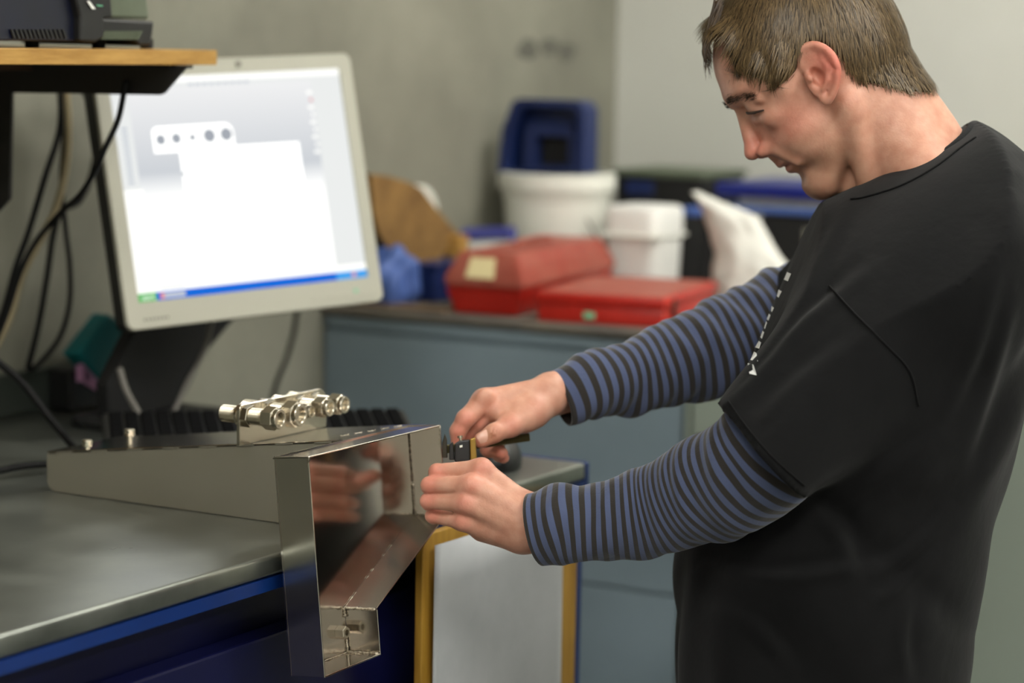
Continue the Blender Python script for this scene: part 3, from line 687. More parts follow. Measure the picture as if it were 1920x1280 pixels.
for v in (.10,):
    b = bm_new(); add_box(b, a0 + wd2 * (W2 + .001) + ld2 * .05 + np.array([0, 0, .026]), (.004, .014, .030), wd2, ld2, bev=.001); obj('latch', b, 'dark_steel', t)

# white pail with lid, blue bin standing on it
def at(px, py, X): return onX(px, py, X)
bc = at(1042, 480, 3.74); bc[1] = min(bc[1], WY - .112); bc[2] = TZ2
rimz = at(1042, 323, bc[0])[2]; R = .098
t = thing('pail', 'white plastic pail with rim standing by the concrete wall', 'pail', bc)
h = rimz - TZ2
b = bm_new(); add_lathe(b, bc, (0, 0, 1), [(0, R * .84), (.004, R * .86), (h * .78, R * .96), (h * .79, R * 1.0), (h * .83, R * 1.0), (h * .84, R * .965), (h * .97, R * .98)], 40); obj('body', b, 'white_plastic', t, smooth=35)
b = bm_new(); add_lathe(b, bc, (0, 0, 1), [(h * .86, R * .99), (h * .86, R * 1.06), (h * .99, R * 1.06), (h, R * 1.03), (h, R * .9), (h * .97, R * .88), (h * .97, R * .2)], 40); obj('lid', b, 'white_plastic', t, smooth=35)
b = bm_new(); add_tube(b, [bc + np.array([-.06 + .0, -R * .95, h * .62]), bc + np.array([-.03, -R * 1.08, h * .42]), bc + np.array([.03, -R * 1.08, h * .40]), bc + np.array([.065, -R * .9, h * .62])], .002, 8, 6); obj('bail_handle', b, 'grey_cable', t, smooth=True)
# open blue parts bin set on its back, mouth to the room
X_ = bc[0]; fr = lambda x, y, dx=0.: onX(x, y, X_ - .06 + dx)
t = thing('parts_bin', 'dark blue plastic parts bin stood on end on the white pail', 'bin', (X_, bc[1], rimz))
shift = np.array([0, bc[1] - fr(1045, 300)[1], 0]); zfix = rimz + .0005 - fr(1045, 321)[2]
def bp(x, y, dx): x = 1043 + (x - 1043) * .90; y = 321 + (y - 321) * .97; return fr(x, y) + shift + np.array([dx, 0, zfix])
def ringplate(outer_, inner_, dx0, dx1, name, mat, par):
    b = bm_new(); n = len(outer_)
    A = [b.verts.new(V3(bp(*q, dx0))) for q in outer_]; B = [b.verts.new(V3(bp(*q, dx0))) for q in inner_]
    C_ = [b.verts.new(V3(bp(*q, dx1))) for q in inner_]; D_ = [b.verts.new(V3(bp(*q, dx1))) for q in outer_]
    for r1, r2 in ((A, B), (B, C_), (C_, D_), (D_, A)):
        for k in range(n): b.faces.new((r1[k], r1[(k + 1) % n], r2[(k + 1) % n], r2[k]))
    return obj(name, b, mat, par)
o1 = [(953, 321), (962, 240), (985, 182), (1000, 176), (1122, 180), (1136, 196), (1136, 250), (1134, 321)]
i1 = [(976, 313), (984, 240), (1000, 196), (1008, 190), (1112, 194), (1122, 205), (1122, 250), (1118, 313)]
ringplate(o1, i1, 0, .05, 'walls', 'blue_bin', t)
b = bm_new(); add_prism(b, [bp(x, y, .045) for x, y in i1], (.006, 0, 0)); obj('bottom', b, 'blue_bin', t)
o2 = [(1002, 312), (1003, 250), (1008, 230), (1020, 226), (1098, 228), (1108, 234), (1110, 250), (1108, 312)]
i2 = [(1026, 306), (1026, 262), (1028, 252), (1036, 248), (1088, 249), (1096, 254), (1097, 262), (1095, 306)]
ringplate(o2, i2, .012, .044, 'divider_frame', 'blue_bin', t)
b = bm_new(); add_prism(b, [bp(x, y, .034) for x, y in i2], (.01, 0, 0)); obj('black_opening_plate', b, 'black_matte', t)  # solid black plate, its colour standing in for a dark opening

# white tub with a dark tray behind it
X_ = 3.668; c = onX(1178, 470, X_)
t = thing('tub', 'white rounded plastic tub behind the red cases', 'tub', (X_ + .06, c[1], TZ2))
w_ = abs(onX(1124, 470, X_)[1] - onX(1228, 470, X_)[1]); zt_ = onX(1195, 388, X_)[2]
b = bm_new(); rings = []
for z, s in ((TZ2, .90), (TZ2 + (zt_ - TZ2) * .62, .96), (TZ2 + (zt_ - TZ2) * .63, 1.0), (zt_ - .012, 1.0), (zt_ - .003, .95), (zt_, .86)):
    rings.append([b.verts.new((X_ + .06 + y * .12 / w_ * s, c[1] + x * s, z)) for x, y in rrect(w_, w_, w_ * .2, n=5)])
b.faces.new(rings[0]); b.faces.new(rings[-1])
for r1, r2 in zip(rings, rings[1:]):
    n = len(r1)
    for k in range(n): b.faces.new((r1[k], r1[(k + 1) % n], r2[(k + 1) % n], r2[k]))
obj('body', b, 'white_bright', t, smooth=35)
b = bm_new(); add_box(b, (X_ + .06, c[1], TZ2 + (zt_ - TZ2) * .66), (.135, w_ * 1.02, .006), bev=.002); obj('band', b, 'white_plastic', t)
X_ = 3.90; za = onX(1230, 326, X_)[2]; zb_ = onX(1230, 382, X_)[2]; ya = onX(1148, 350, X_)[1]; yb = onX(1312, 350, X_)[1]
t = thing('storage_box', 'black open storage box with pale rim behind the white tub', 'box', (X_ + .1, (ya + yb) / 2, TZ2))
b = bm_new(); add_box(b, (X_ + .1, (ya + yb) / 2, (za + TZ2) / 2 - .002), (.18, ya - yb, za - TZ2 - .004), bev=.006); obj('body', b, 'black_plastic', t)
b = bm_new(); add_box(b, (X_ + .1, (ya + yb) / 2, za), (.19, ya - yb + .01, .012), bev=.003); obj('rim', b, 'olive_case', t)
b = bm_new(); p = onX(1195, 352, X_); add_box(b, (X_ + .009, p[1], p[2]), (.004, .055, .025), bev=.001); obj('label_window', b, 'blue_bin', t)
# black binder
X_ = 3.785; p = onX(1290, 460, X_)
wq = onX(1258, 460, X_)[1] - onX(1324, 460, X_)[1]; zq = onX(1290, 408, X_)[2]
t = thing('binder', 'black lever-arch binder standing beside the white tub', 'binder', (X_ + .11, p[1], TZ2))
b = bm_new(); add_box(b, (X_ + .003, p[1], (zq + TZ2) / 2), (.006, wq, zq - TZ2), bev=.002); obj('spine', b, 'black_matte', t)
for s in (-1, 1):
    b = bm_new(); add_box(b, (X_ + .05, p[1] + s * (wq / 2 - .003), (zq + TZ2) / 2), (.10, .005, zq - TZ2), bev=.001); obj('cover', b, 'black_matte', t)
b = bm_new(); add_box(b, (X_ + .05, p[1], (zq + TZ2) / 2 - .004), (.09, wq - .014, zq - TZ2 - .012)); obj('papers', b, 'paper', t)
p = onX(1286, 392, X_ + .02); b = bm_new(); add_box(b, (X_ + .06, p[1], zq + .008), (.05, .035, .015), bev=.004); tag(obj('blue_block', b, 'blue_soft'), 'small blue block lying on top of the black binder', 'block')

# crumpled white paper bag
X_ = 3.56
outl = [(1318, 566), (1312, 500), (1318, 470), (1305, 425), (1290, 380), (1277, 352), (1300, 362), (1335, 376), (1372, 388), (1392, 398), (1408, 420), (1422, 450), (1440, 480), (1458, 505), (1470, 566)]
P_ = [onX(x, y, X_) for x, y in outl]; zmin = min(p[2] for p in P_)
for p in P_: p[2] = TZ2 + (p[2] - zmin)
cy = float(np.mean([p[1] for p in P_]))
rs = np.random.RandomState(4)
b = bm_new(); layers = []
nz = 16
zs = np.linspace(TZ2, max(p[2] for p in P_), nz)
seq = [(p[1], p[2]) for p in P_]
def span(z):
    ys = []
    for (y0, z0), (y1, z1) in zip(seq, seq[1:]):
        if (z0 - z) * (z1 - z) <= 0 and abs(z1 - z0) > 1e-9: ys.append(y0 + (y1 - y0) * (z - z0) / (z1 - z0))
    return (min(ys), max(ys)) if len(ys) > 1 else None
for j, z in enumerate(zs):
    s = span(z - 1e-5 if j else z + 1e-5)
    if s is None: s = (seq[5][0] - .002, seq[5][0] + .002)
    w_ = (s[1] - s[0]) / 2; m_ = (s[0] + s[1]) / 2; th = .05 * (1 - .8 * j / (nz - 1)) + .004
    ring = []
    for k in range(28):
        a = 2 * math.pi * k / 28; f = 1 + .16 * math.sin(3 * a + j * .9) * .5 + rs.normal(0, .06)
        ring.append(b.verts.new((X_ + .05 + th * math.sin(a) * f + rs.normal(0, .003), m_ + w_ * math.cos(a) * (1 + rs.normal(0, .02)), z)))
    layers.append(ring)
b.faces.new(layers[0]); b.faces.new(layers[-1])
for r1, r2 in zip(layers, layers[1:]):
    for k in range(28): b.faces.new((r1[k], r1[(k + 1) % 28], r2[(k + 1) % 28], r2[k]))
t = thing('paper_bag', 'crumpled white paper bag with a pointed top behind the man\'s arm', 'bag', (X_ + .05, cy, TZ2))
obj('body', b, 'bag_paper', t, smooth=True)

# blue trays and black boxes further right on the pale cabinet
X_ = 3.86
def bxx(x0, x1, y0, y1, X, dep, mat, name, par=None, bev=.004):
    ya = onX(x0, (y0 + y1) / 2, X)[1]; yb = onX(x1, (y0 + y1) / 2, X)[1]; za = onX((x0 + x1) / 2, y0, X)[2]; zb = onX((x0 + x1) / 2, y1, X)[2]
    b = bm_new(); add_box(b, (X + dep / 2, (ya + yb) / 2, (za + zb) / 2), (dep, ya - yb, za - zb), bev=bev); return obj(name, b, mat, par, smooth=30)
zz = onX(1480, 480, X_)
t = thing('black_crate', 'black crate on the pale cabinet under the blue trays', 'crate', (X_ + .12, zz[1], TZ2))
ya = onX(1425, 440, X_)[1]; yb = onX(1580, 440, X_)[1]; za = onX(1490, 404, X_)[2]
b = bm_new(); add_box(b, (X_ + .12, (ya + yb) / 2, (za + TZ2) / 2), (.24, ya - yb, za - TZ2), bev=.004); obj('body', b, 'black_matte', t)
bxx(1505, 1535, 430, 500, X_ - .004, .006, 'ink', 'label_card', t, .001)
t = thing('blue_tray', 'stacked bright blue plastic tray on the black crate', 'tray', (X_ + .12, (ya + yb) / 2, za))
z0_ = za + .0005; zA = onX(1450, 388, X_)[2]; zB = onX(1450, 372, X_)[2]; zC = onX(1450, 347, X_)[2]
yl = onX(1342, 380, X_)[1]; yr = onX(1575, 380, X_)[1]
b = bm_new(); add_box(b, (X_ + .12, (yl + yr) / 2, (z0_ + zA) / 2), (.25, yl - yr, zA - z0_), bev=.003); obj('lower_tray', b, 'blue_soft', t)
b = bm_new(); add_box(b, (X_ + .125, (yl + yr) / 2 - .01, (zA + zB) / 2), (.20, (yl - yr) * .8, zB - zA)); obj('paper_stack', b, 'white_plastic', t)
b = bm_new(); add_box(b, (X_ + .12, (yl + yr) / 2, (zB + zC) / 2), (.25, (yl - yr), zC - zB), bev=.004); obj('upper_tray', b, 'blue_bright', t)

# plywood offcut, white disc, blue roll, block and blue cloth bag left of the toolbox
bY = 2.12
poly = [(694, 326), (728, 330), (762, 340), (790, 352), (815, 385), (842, 418), (868, 445), (838, 470), (815, 496), (780, 488), (735, 476), (712, 440), (700, 400)]
PP = [onY(x, y, bY) for x, y in poly]
b = bm_new(); add_prism(b, PP, (.01, .02, 0), bev=.0015); offc = tag(obj('plywood_offcut', b, 'cardboard'), 'brown rounded plywood offcut leaning on the concrete wall', 'wood piece')
cdk = onY(790, 412, bY + .04); b = bm_new(); add_lathe(b, cdk, (0, 1, 0), [(0, .055), (.002, .058), (.012, .058), (.014, .055)], 40); tag(obj('white_disc', b, 'white_plastic', smooth=30), 'white plastic disc peeking out behind the brown plywood offcut', 'disc')
ra = onX(870, 440, 3.55); rb = onX(962, 437, 3.55); b = bm_new(); add_lathe(b, ra, rb - ra, [(0, .006), (.0005, .0115), (np.linalg.norm(rb - ra), .0115), (np.linalg.norm(rb - ra), .006)], 24)
rl = obj('tape_roll', b, 'blue_roll', smooth=40); tag(rl, 'violet-blue roll lying on a white ledge beside the offcut', 'roll')
b = bm_new(); p = (0, 2.10); add_box(b, (3.56, p[1], (TZ2 + ra[2] - .0115) / 2), (.10, .12, ra[2] - .0118 - TZ2), bev=.004); tag(obj('white_carton', b, 'white_plastic'), 'white carton between the toolbox and the pail', 'carton')
b = bm_new(); p = onX(850, 500, 3.30); zk = onX(850, 441, 3.46)[2]; add_box(b, (3.47, onX(849, 450, 3.46)[1], (TZ2 + zk) / 2), (.03, .034, zk - TZ2), bev=.002); tag(obj('wooden_block', b, 'shelf_wood'), 'pale wooden block standing behind the toolbox label end', 'block')
# cloth bag
b = bm_new(); bmesh.ops.create_icosphere(b, subdivisions=4, radius=1)
pc = onX(742, 540, 3.28)
for v in b.verts:
    n_ = v.co.copy(); f = 1 + .12 * math.sin(5 * n_.x + 2 * n_.z) + .08 * math.sin(9 * n_.y + 4 * n_.z)
    z = n_.z * f; v.co = Vector((pc[0] - .01 + .045 * n_.x * f, pc[1] + .045 * n_.y * f, max(TZ2 + .0, TZ2 + .035 + .055 * z)))
tag(obj('cloth_bag', b, 'blue_soft', smooth=True), 'crumpled blue cloth bag between the monitor and the red toolbox', 'bag')
zc_ = onY(775, 489, bY)[2]; xc_ = onY(775, 489, bY)[0]
t = thing('dark_blue_crate', 'dark blue crate under the plywood offcut beside the toolbox', 'crate', (xc_, 2.11, TZ2))
b = bm_new(); add_box(b, (xc_ + .07, 2.13, (zc_ - .002 + TZ2) / 2), (.16, .12, zc_ - .003 - TZ2), bev=.004); obj('body', b, 'blue_bin', t)
b = bm_new(); add_box(b, (xc_ + .07, 2.13, zc_ - .006), (.166, .126, .008), bev=.002); obj('rim', b, 'blue_bin', t)
b = bm_new(); add_box(b, (3.235, 2.07, TZ2 + .003), (.05, .18, .006), bev=.001); tag(obj('wooden_strip', b, 'tan_mat'), 'thin brown strip at the cabinet edge under the blue cloth bag', 'strip')
# ------------------------------------------------------------------ signed-distance modelling for the figure
# the figure is modelled in the camera's own frame: x to its back, y up, z towards its left side
def K(x, y, d): return np.array([(x - 960) / F * d, -(y - 640) / F * d, -d])
RC = np.stack([CR, CU, -CF], 1)
def toworld(v): return np.asarray(v) @ RC.T + CC

class Grid:
    def __init__(s, lo, hi, h):
        s.lo = np.array(lo, np.float32); s.h = h
        n = np.ceil((np.array(hi) - s.lo) / h).astype(int) + 1
        s.ax = [s.lo[i] + h * np.arange(n[i], dtype=np.float32) for i in range(3)]
        s.f = np.full(n, 1.0, np.float32)
    def sub(s, lo, hi, m):
        sl = []
        for i in range(3):
            a = int(np.searchsorted(s.ax[i], lo[i] - m)); b = int(np.searchsorted(s.ax[i], hi[i] + m)); sl.append(slice(max(a - 1, 0), min(b + 1, len(s.ax[i]))))
        return tuple(sl)
    def pts(s, sl): return s.ax[0][sl[0]][:, None, None], s.ax[1][sl[1]][None, :, None], s.ax[2][sl[2]][None, None, :]
    def add(s, d, sl, k):
        f = s.f[sl]
        if k <= 0: s.f[sl] = np.minimum(f, d); return
        hh = np.maximum(k - np.abs(f - d), 0) / k; s.f[sl] = np.minimum(f, d) - hh * hh * k * .25
    def cut(s, d, sl, k):
        f = s.f[sl]; d = -d
        hh = np.maximum(k - np.abs(f - d), 0) / k if k > 0 else 0
        s.f[sl] = np.maximum(f, d) + (hh * hh * k * .25 if k > 0 else 0)
    def cone_d(s, a, b, ra, rb, sl):
        X, Y, Z = s.pts(sl); ab = (b - a).astype(np.float32); L2 = float(ab @ ab) + 1e-12
        px, py, pz = X - np.float32(a[0]), Y - np.float32(a[1]), Z - np.float32(a[2])
        t = np.clip((px * ab[0] + py * ab[1] + pz * ab[2]) / L2, 0, 1)
        return np.sqrt((px - t * ab[0]) ** 2 + (py - t * ab[1]) ** 2 + (pz - t * ab[2]) ** 2) - (ra + (rb - ra) * t)
    def cone(s, a, b, ra, rb, k=.006, sub=False):
        a = np.asarray(a, float); b = np.asarray(b, float); R = max(ra, rb)
        sl = s.sub(np.minimum(a, b) - R, np.maximum(a, b) + R, k + 4 * s.h)
        d = s.cone_d(a, b, ra, rb, sl); (s.cut if sub else s.add)(d.astype(np.float32), sl, k)
    def ell(s, c, r, R=None, k=.006, sub=False):
        c = np.asarray(c, float); r = np.asarray(r, float); R = np.eye(3) if R is None else np.asarray(R)   # rows of R are the axes
        ext = np.sqrt((R.T ** 2) @ (r ** 2)); sl = s.sub(c - ext, c + ext, k + 4 * s.h)
        X, Y, Z = s.pts(sl); p = [X - np.float32(c[0]), Y - np.float32(c[1]), Z - np.float32(c[2])]
        q = [(p[0] * np.float32(R[i][0]) + p[1] * np.float32(R[i][1]) + p[2] * np.float32(R[i][2])) for i in range(3)]
        k0 = np.sqrt(sum((q[i] / np.float32(r[i])) ** 2 for i in range(3))); k1 = np.sqrt(sum((q[i] / np.float32(r[i] ** 2)) ** 2 for i in range(3)))
        d = k0 * (k0 - 1) / np.maximum(k1, 1e-6); (s.cut if sub else s.add)(d.astype(np.float32), sl, k)
    def mesh(s): return surface_nets(s.f, s.lo, s.h)

def surface_nets(f, lo, h):
    ins = f < 0
    n = np.array(f.shape)
    c = ins[:-1, :-1, :-1].astype(np.int8)
    tot = np.zeros(n - 1, np.int8)
    for i in (0, 1):
        for j in (0, 1):
            for k in (0, 1): tot += ins[i:n[0] - 1 + i, j:n[1] - 1 + j, k:n[2] - 1 + k]
    I, J, Kk = np.nonzero((tot > 0) & (tot < 8))
    idx = np.full(n - 1, -1, np.int32); idx[I, J, Kk] = np.arange(len(I))
    acc = np.zeros((len(I), 3)); cnt = np.zeros(len(I))
    C8 = [(i, j, k) for i in (0, 1) for j in (0, 1) for k in (0, 1)]
    val = {q: f[I + q[0], J + q[1], Kk + q[2]].astype(float) for q in C8}
    for a in C8:
        for ax_ in range(3):
            if a[ax_] == 0:
                b = list(a); b[ax_] = 1; b = tuple(b)
                va, vb = val[a], val[b]; mk = (va < 0) != (vb < 0)
                t = np.where(mk, va / np.where(mk, va - vb, 1), 0)
                for d in range(3): acc[:, d] += np.where(mk, a[d] + (t if d == ax_ else 0), 0)
                cnt += mk
    V = np.stack([I, J, Kk], 1) + acc / cnt[:, None]
    V = V * h + np.asarray(lo, float)
    Fs = []
    for ax_ in range(3):
        o = [1, 1, 1]; o[ax_] = 0
        u, v = [(1, 2), (2, 0), (0, 1)][ax_]
        s0 = [slice(1, n[d] - 1) if d != ax_ else slice(0, n[d] - 1) for d in range(3)]
        s1 = list(s0); s1[ax_] = slice(1, n[ax_])
        A = ins[tuple(s0)]; B = ins[tuple(s1)]
        for sgn, mk in ((1, A & ~B), (0, ~A & B)):
            q = np.stack(np.nonzero(mk), 1)
            q += np.array([0 if d == ax_ else 1 for d in range(3)])
            def cell(du, dv):
                w = q.copy(); w[:, u] += du; w[:, v] += dv; return idx[w[:, 0], w[:, 1], w[:, 2]]
            quad = [cell(-1, -1), cell(0, -1), cell(0, 0), cell(-1, 0)]
            if not sgn: quad = quad[::-1]
            Fs.append(np.stack(quad, 1))
    return V, np.concatenate(Fs)

def np_mesh(name, V, Q, mat, parent, smooth=True):
    me = bpy.data.meshes.new(name)
    off = np.zeros(3); q = parent
    while q is not None: off += np.array(q.location); q = q.parent
    me.vertices.add(len(V)); me.vertices.foreach_set('co', (np.asarray(V) - off).astype(np.float32).ravel())
    m_ = Q.shape[1]; me.loops.add(len(Q) * m_); me.loops.foreach_set('vertex_index', Q.astype(np.int32).ravel())
    me.polygons.add(len(Q)); me.polygons.foreach_set('loop_start', np.arange(0, len(Q) * m_, m_, dtype=np.int32))
    me.update(calc_edges=True); me.validate()
    if smooth: me.polygons.foreach_set('use_smooth', np.ones(len(me.polygons), bool))
    o = bpy.data.objects.new(name, me); COL.objects.link(o); o.parent = parent
    me.materials.append(M(mat) if isinstance(mat, str) else mat); return o

def taubin(V, Q, it=4, lam=.5, mu=-.52):
    E = np.concatenate([Q[:, [0, 1]], Q[:, [1, 2]], Q[:, [2, 3]], Q[:, [3, 0]]]); E = np.concatenate([E, E[:, ::-1]])
    deg = np.bincount(E[:, 0], minlength=len(V)).astype(float); deg[deg == 0] = 1
    for i in range(it * 2):
        S = np.stack([np.bincount(E[:, 0], weights=V[E[:, 1], d], minlength=len(V)) for d in range(3)], 1) / deg[:, None]
        V = V + (lam if i % 2 == 0 else mu) * (S - V)
    return V

# ---- head frame: origin between the ears; axes forward, side (his left), down; unit = one photo pixel at that distance
HD = 2.56; HU = HD / F
HO = K(1540, 140, HD); cp, sp_ = math.cos(math.radians(35)), math.sin(math.radians(35))
HF = np.array([-cp, -sp_, 0.]); HDn = np.array([sp_, -cp, 0.]); HS = np.array([0, 0, 1.])
HR = np.stack([HF, HS, HDn])
def H(f_, s_, d_): return HO + (HF * f_ + HS * s_ + HDn * d_) * HU
def px2h(x, y, s_=0.):
    return K(x, y, HD - s_ * HU)
def build_head():
    lo = K(1285, 470, HD); hi = K(1860, -110, HD)
    g = Grid((lo[0], lo[1], -HD - .125), (hi[0], hi[1], -HD + .125), .0017)
    u = HU
    def E(c, r, k=10, sub=False, R=HR): g.ell(H(*c), np.array(r) * u, R, k * u, sub)
    def C(a, b, ra, rb, k=10, sub=False): g.cone(H(*a), H(*b), ra * u, rb * u, k * u, sub)
    E((-2, 0, -72), (172, 133, 146))
    E((-60, 0, 0), (108, 112, 110), 40)
    E((84, 0, 38), (84, 92, 108), 34)
    E((118, 0, 158), (31, 40, 36), 26)
    for s in (-1, 1):
        C((8, 84 * s, 90), (112, 26 * s, 164), 25, 29, 26); C((0, 96 * s, 5), (10, 84 * s, 88), 26, 25, 26)
        E((98, 76 * s, 14), (50, 28, 24), 26); E((72, 60 * s, 78), (58, 36, 56), 30)
        C((118, 84 * s, -58), (84, 104 * s, -20), 13, 14, 40)
    E((143, 0, -62), (30, 86, 20), 20)
    for s in (-1, 1):                                        # eye sockets, balls under lids
        E((172, 55 * s, -27), (30, 32, 17), 14, True)
        E((134, 55 * s, -22), (25, 25, 24), 5)
        C((160, 32 * s, -48), (134, 86 * s, -30), 9, 9, 12)   # upper lid fold
        C((166, 36 * s, -19), (148, 78 * s, -8), 2.2, 2.2, 2, True)          # lid slit
        C((156, 40 * s, 2), (136, 82 * s, 6), 4, 4, 10)
    C((158, 0, -38), (181, 0, 34), 11.5, 15.5, 9); E((188, 0, 45), (17, 17, 15), 9)
    for s in (-1, 1):
        E((168, 22 * s, 54), (19, 12, 13), 7); E((180, 12 * s, 70), (9, 5.5, 8), 3, True)
        C((160, 30 * s, 56), (138, 52 * s, 108), 5, 4, 22)
    C((158, 0, 70), (152, 0, 90), 12, 14, 10)
    E((150, 0, 93), (14, 36, 9), 7); E((142, 0, 112), (14, 31, 9.5), 8); E((166, 0, 102), (21, 44, 2.0), 3, True)
    E((150, 0, 138), (10, 34, 7), 12, True)
    # neck
    g.cone(K(1625, 185, HD), K(1735, 345, HD), .0600, .0640, 22 * u)
    g.cone(K(1642, 168, HD), K(1702, 268, HD), .047, .050, 22 * u)
    for s in (-1, 1):
        g.cone(px2h(1592, 195, 100 * s), px2h(1628, 345, 56 * s), .012, .012, 18 * u)
        g.cone(px2h(1680, 225, 52 * s), px2h(1765, 380, 118 * s), .026, .040, 24 * u)
    g.cone(px2h(1592, 330, 0), px2h(1650, 420, 0), .020, .022, 16 * u)
    # ears
    for s in (-1, 1):
        def EP(x, y, lift): return px2h(x, y, s * (112 + lift))
        pl = [(1506, 132, 8), (1500, 112, 16), (1506, 92, 26), (1523, 84, 34), (1543, 89, 42), (1560, 104, 48), (1569, 126, 48), (1569, 150, 42), (1562, 174, 32), (1553, 190, 25)]
        pl = smooth_path([EP(*q) for q in pl], 4)
        g.ell(EP(1538, 135, 16), np.array([30, 11, 50]) * u, np.stack([HF * math.cos(.45) - HDn * math.sin(.45), HS, HF * math.sin(.45) + HDn * math.cos(.45)]), 9 * u)
        E_in = EP(1545, 138, 40); 
        for a_, b_ in zip(pl, pl[1:]): g.cone(a_, b_, 6.0 * u, 6.0 * u, 4 * u)
        # sheet behind the rim
        ce = EP(1535, 140, 16)
        for q in pl[2:-3:2]: g.cone(ce + (q - ce) * .2, q, 6 * u, 4.5 * u, 5 * u)
        g.ell(EP(1532, 143, 34), np.array([13, 24, 21]) * u, HR, 5 * u, True); g.cone(EP(1530, 104, 38), EP(1561, 130, 50), 4.5 * u, 4.5 * u, 4 * u, True)
        C2 = [EP(1540, 106, 33), EP(1553, 126, 38), EP(1553, 150, 34), EP(1543, 168, 26)]
        for a_, b_ in zip(C2, C2[1:]): g.cone(a_, b_, 5 * u, 5 * u, 5 * u)
        g.ell(EP(1548, 185, 22), np.array([11, 8, 13]) * u, HR, 5 * u)
        g.ell(EP(1518, 146, 22), np.array([7, 8, 10]) * u, HR, 5 * u)
    V, Q = g.mesh(); return taubin(V, Q, 2), Q

def hand_cones(g, joints, radii, d0=None, k=.004):
    for a, b, ra, rb in zip(joints, joints[1:], radii, radii[1:]):
        sa = -a[2] / F; sb_ = -b[2] / F; g.cone(a, b, ra * sa, rb * sb_, k)
def finger(g, pts, rad, k=.003):
    js = [K(*p) for p in pts]; hand_cones(g, js, rad, k=k)
def bounds(pts, m): a = np.array(pts); return a.min(0) - m, a.max(0) + m

LH = dict(index=[(903, 878, 2.486), (819, 884, 2.498), (818, 889, 2.534), (834, 892, 2.548)],
          middle=[(884, 909, 2.474), (805, 909, 2.490), (805, 913, 2.530), (820, 917, 2.547)],
          ring=[(873, 943, 2.474), (803, 939, 2.494), (805, 943, 2.531), (819, 946, 2.547)],
          little=[(868, 977, 2.484), (811, 967, 2.504), (813, 969, 2.534), (825, 972, 2.548)],
          thumb=[(965, 945, 2.500), (915, 925, 2.545), (875, 905, 2.572), (846, 893, 2.580)])
def build_left_hand():
    allp = [K(*p) for f in LH.values() for p in f] + [K(1110, 985, 2.45)]
    lo, hi = bounds(allp, .05); g = Grid(lo, hi, .0012)
    finger(g, LH['index'], [17, 14.8, 14, 11.5]); finger(g, LH['middle'], [18, 15.5, 14.5, 12]); finger(g, LH['ring'], [17, 15, 14, 11.5]); finger(g, LH['little'], [15.5, 13.2, 12.5, 10.5])
    finger(g, LH['thumb'], [26, 20, 17, 13], .006)
    W1 = (990, 958, 2.470); W2 = (990, 1000, 2.470)
    for m_, w, r0, r1 in (('index', (985, 952, 2.478), 27, 17.5), ('middle', (985, 968, 2.466), 27, 19), ('ring', (985, 988, 2.466), 27, 18), ('little', (985, 1004, 2.474), 28, 16)):
        g.cone(K(*w), K(*LH[m_][0]), r0 * 2.47 / F, r1 * 2.47 / F, .009)
    g.cone(K(972, 1004, 2.482), K(905, 992, 2.492), 30 * 2.47 / F, 24 * 2.47 / F, .010)
    g.cone(K(950, 945, 2.495), K(905, 925, 2.50), 28 * 2.47 / F, 22 * 2.47 / F, .010)
    g.cone(K(985, 962, 2.476), K(1110, 968, 2.452), 36 * 2.47 / F, 40 * 2.47 / F, .012); g.cone(K(985, 996, 2.478), K(1110, 1000, 2.455), 36 * 2.47 / F, 40 * 2.47 / F, .012)
    # knuckle bumps and tendons
    for m_ in ('index', 'middle', 'ring', 'little'):
        x, y, d = LH[m_][0]; g.ell(K(x + 2, y, d - .0065), np.array([13, 11, 7]) * 2.47 / F, None, .006)
        x, y, d = LH[m_][1]; g.ell(K(x + 4, y, d - .0045), np.array([10, 10, 7]) * 2.47 / F, None, .004)
    g.cone(K(905, 905, 2.471), K(970, 962, 2.459), 4 * 2.47 / F, 4 * 2.47 / F, .006); g.cone(K(893, 938, 2.468), K(970, 978, 2.456), 4 * 2.47 / F, 4 * 2.47 / F, .006)
    V, Q = g.mesh(); return taubin(V, Q, 2), Q

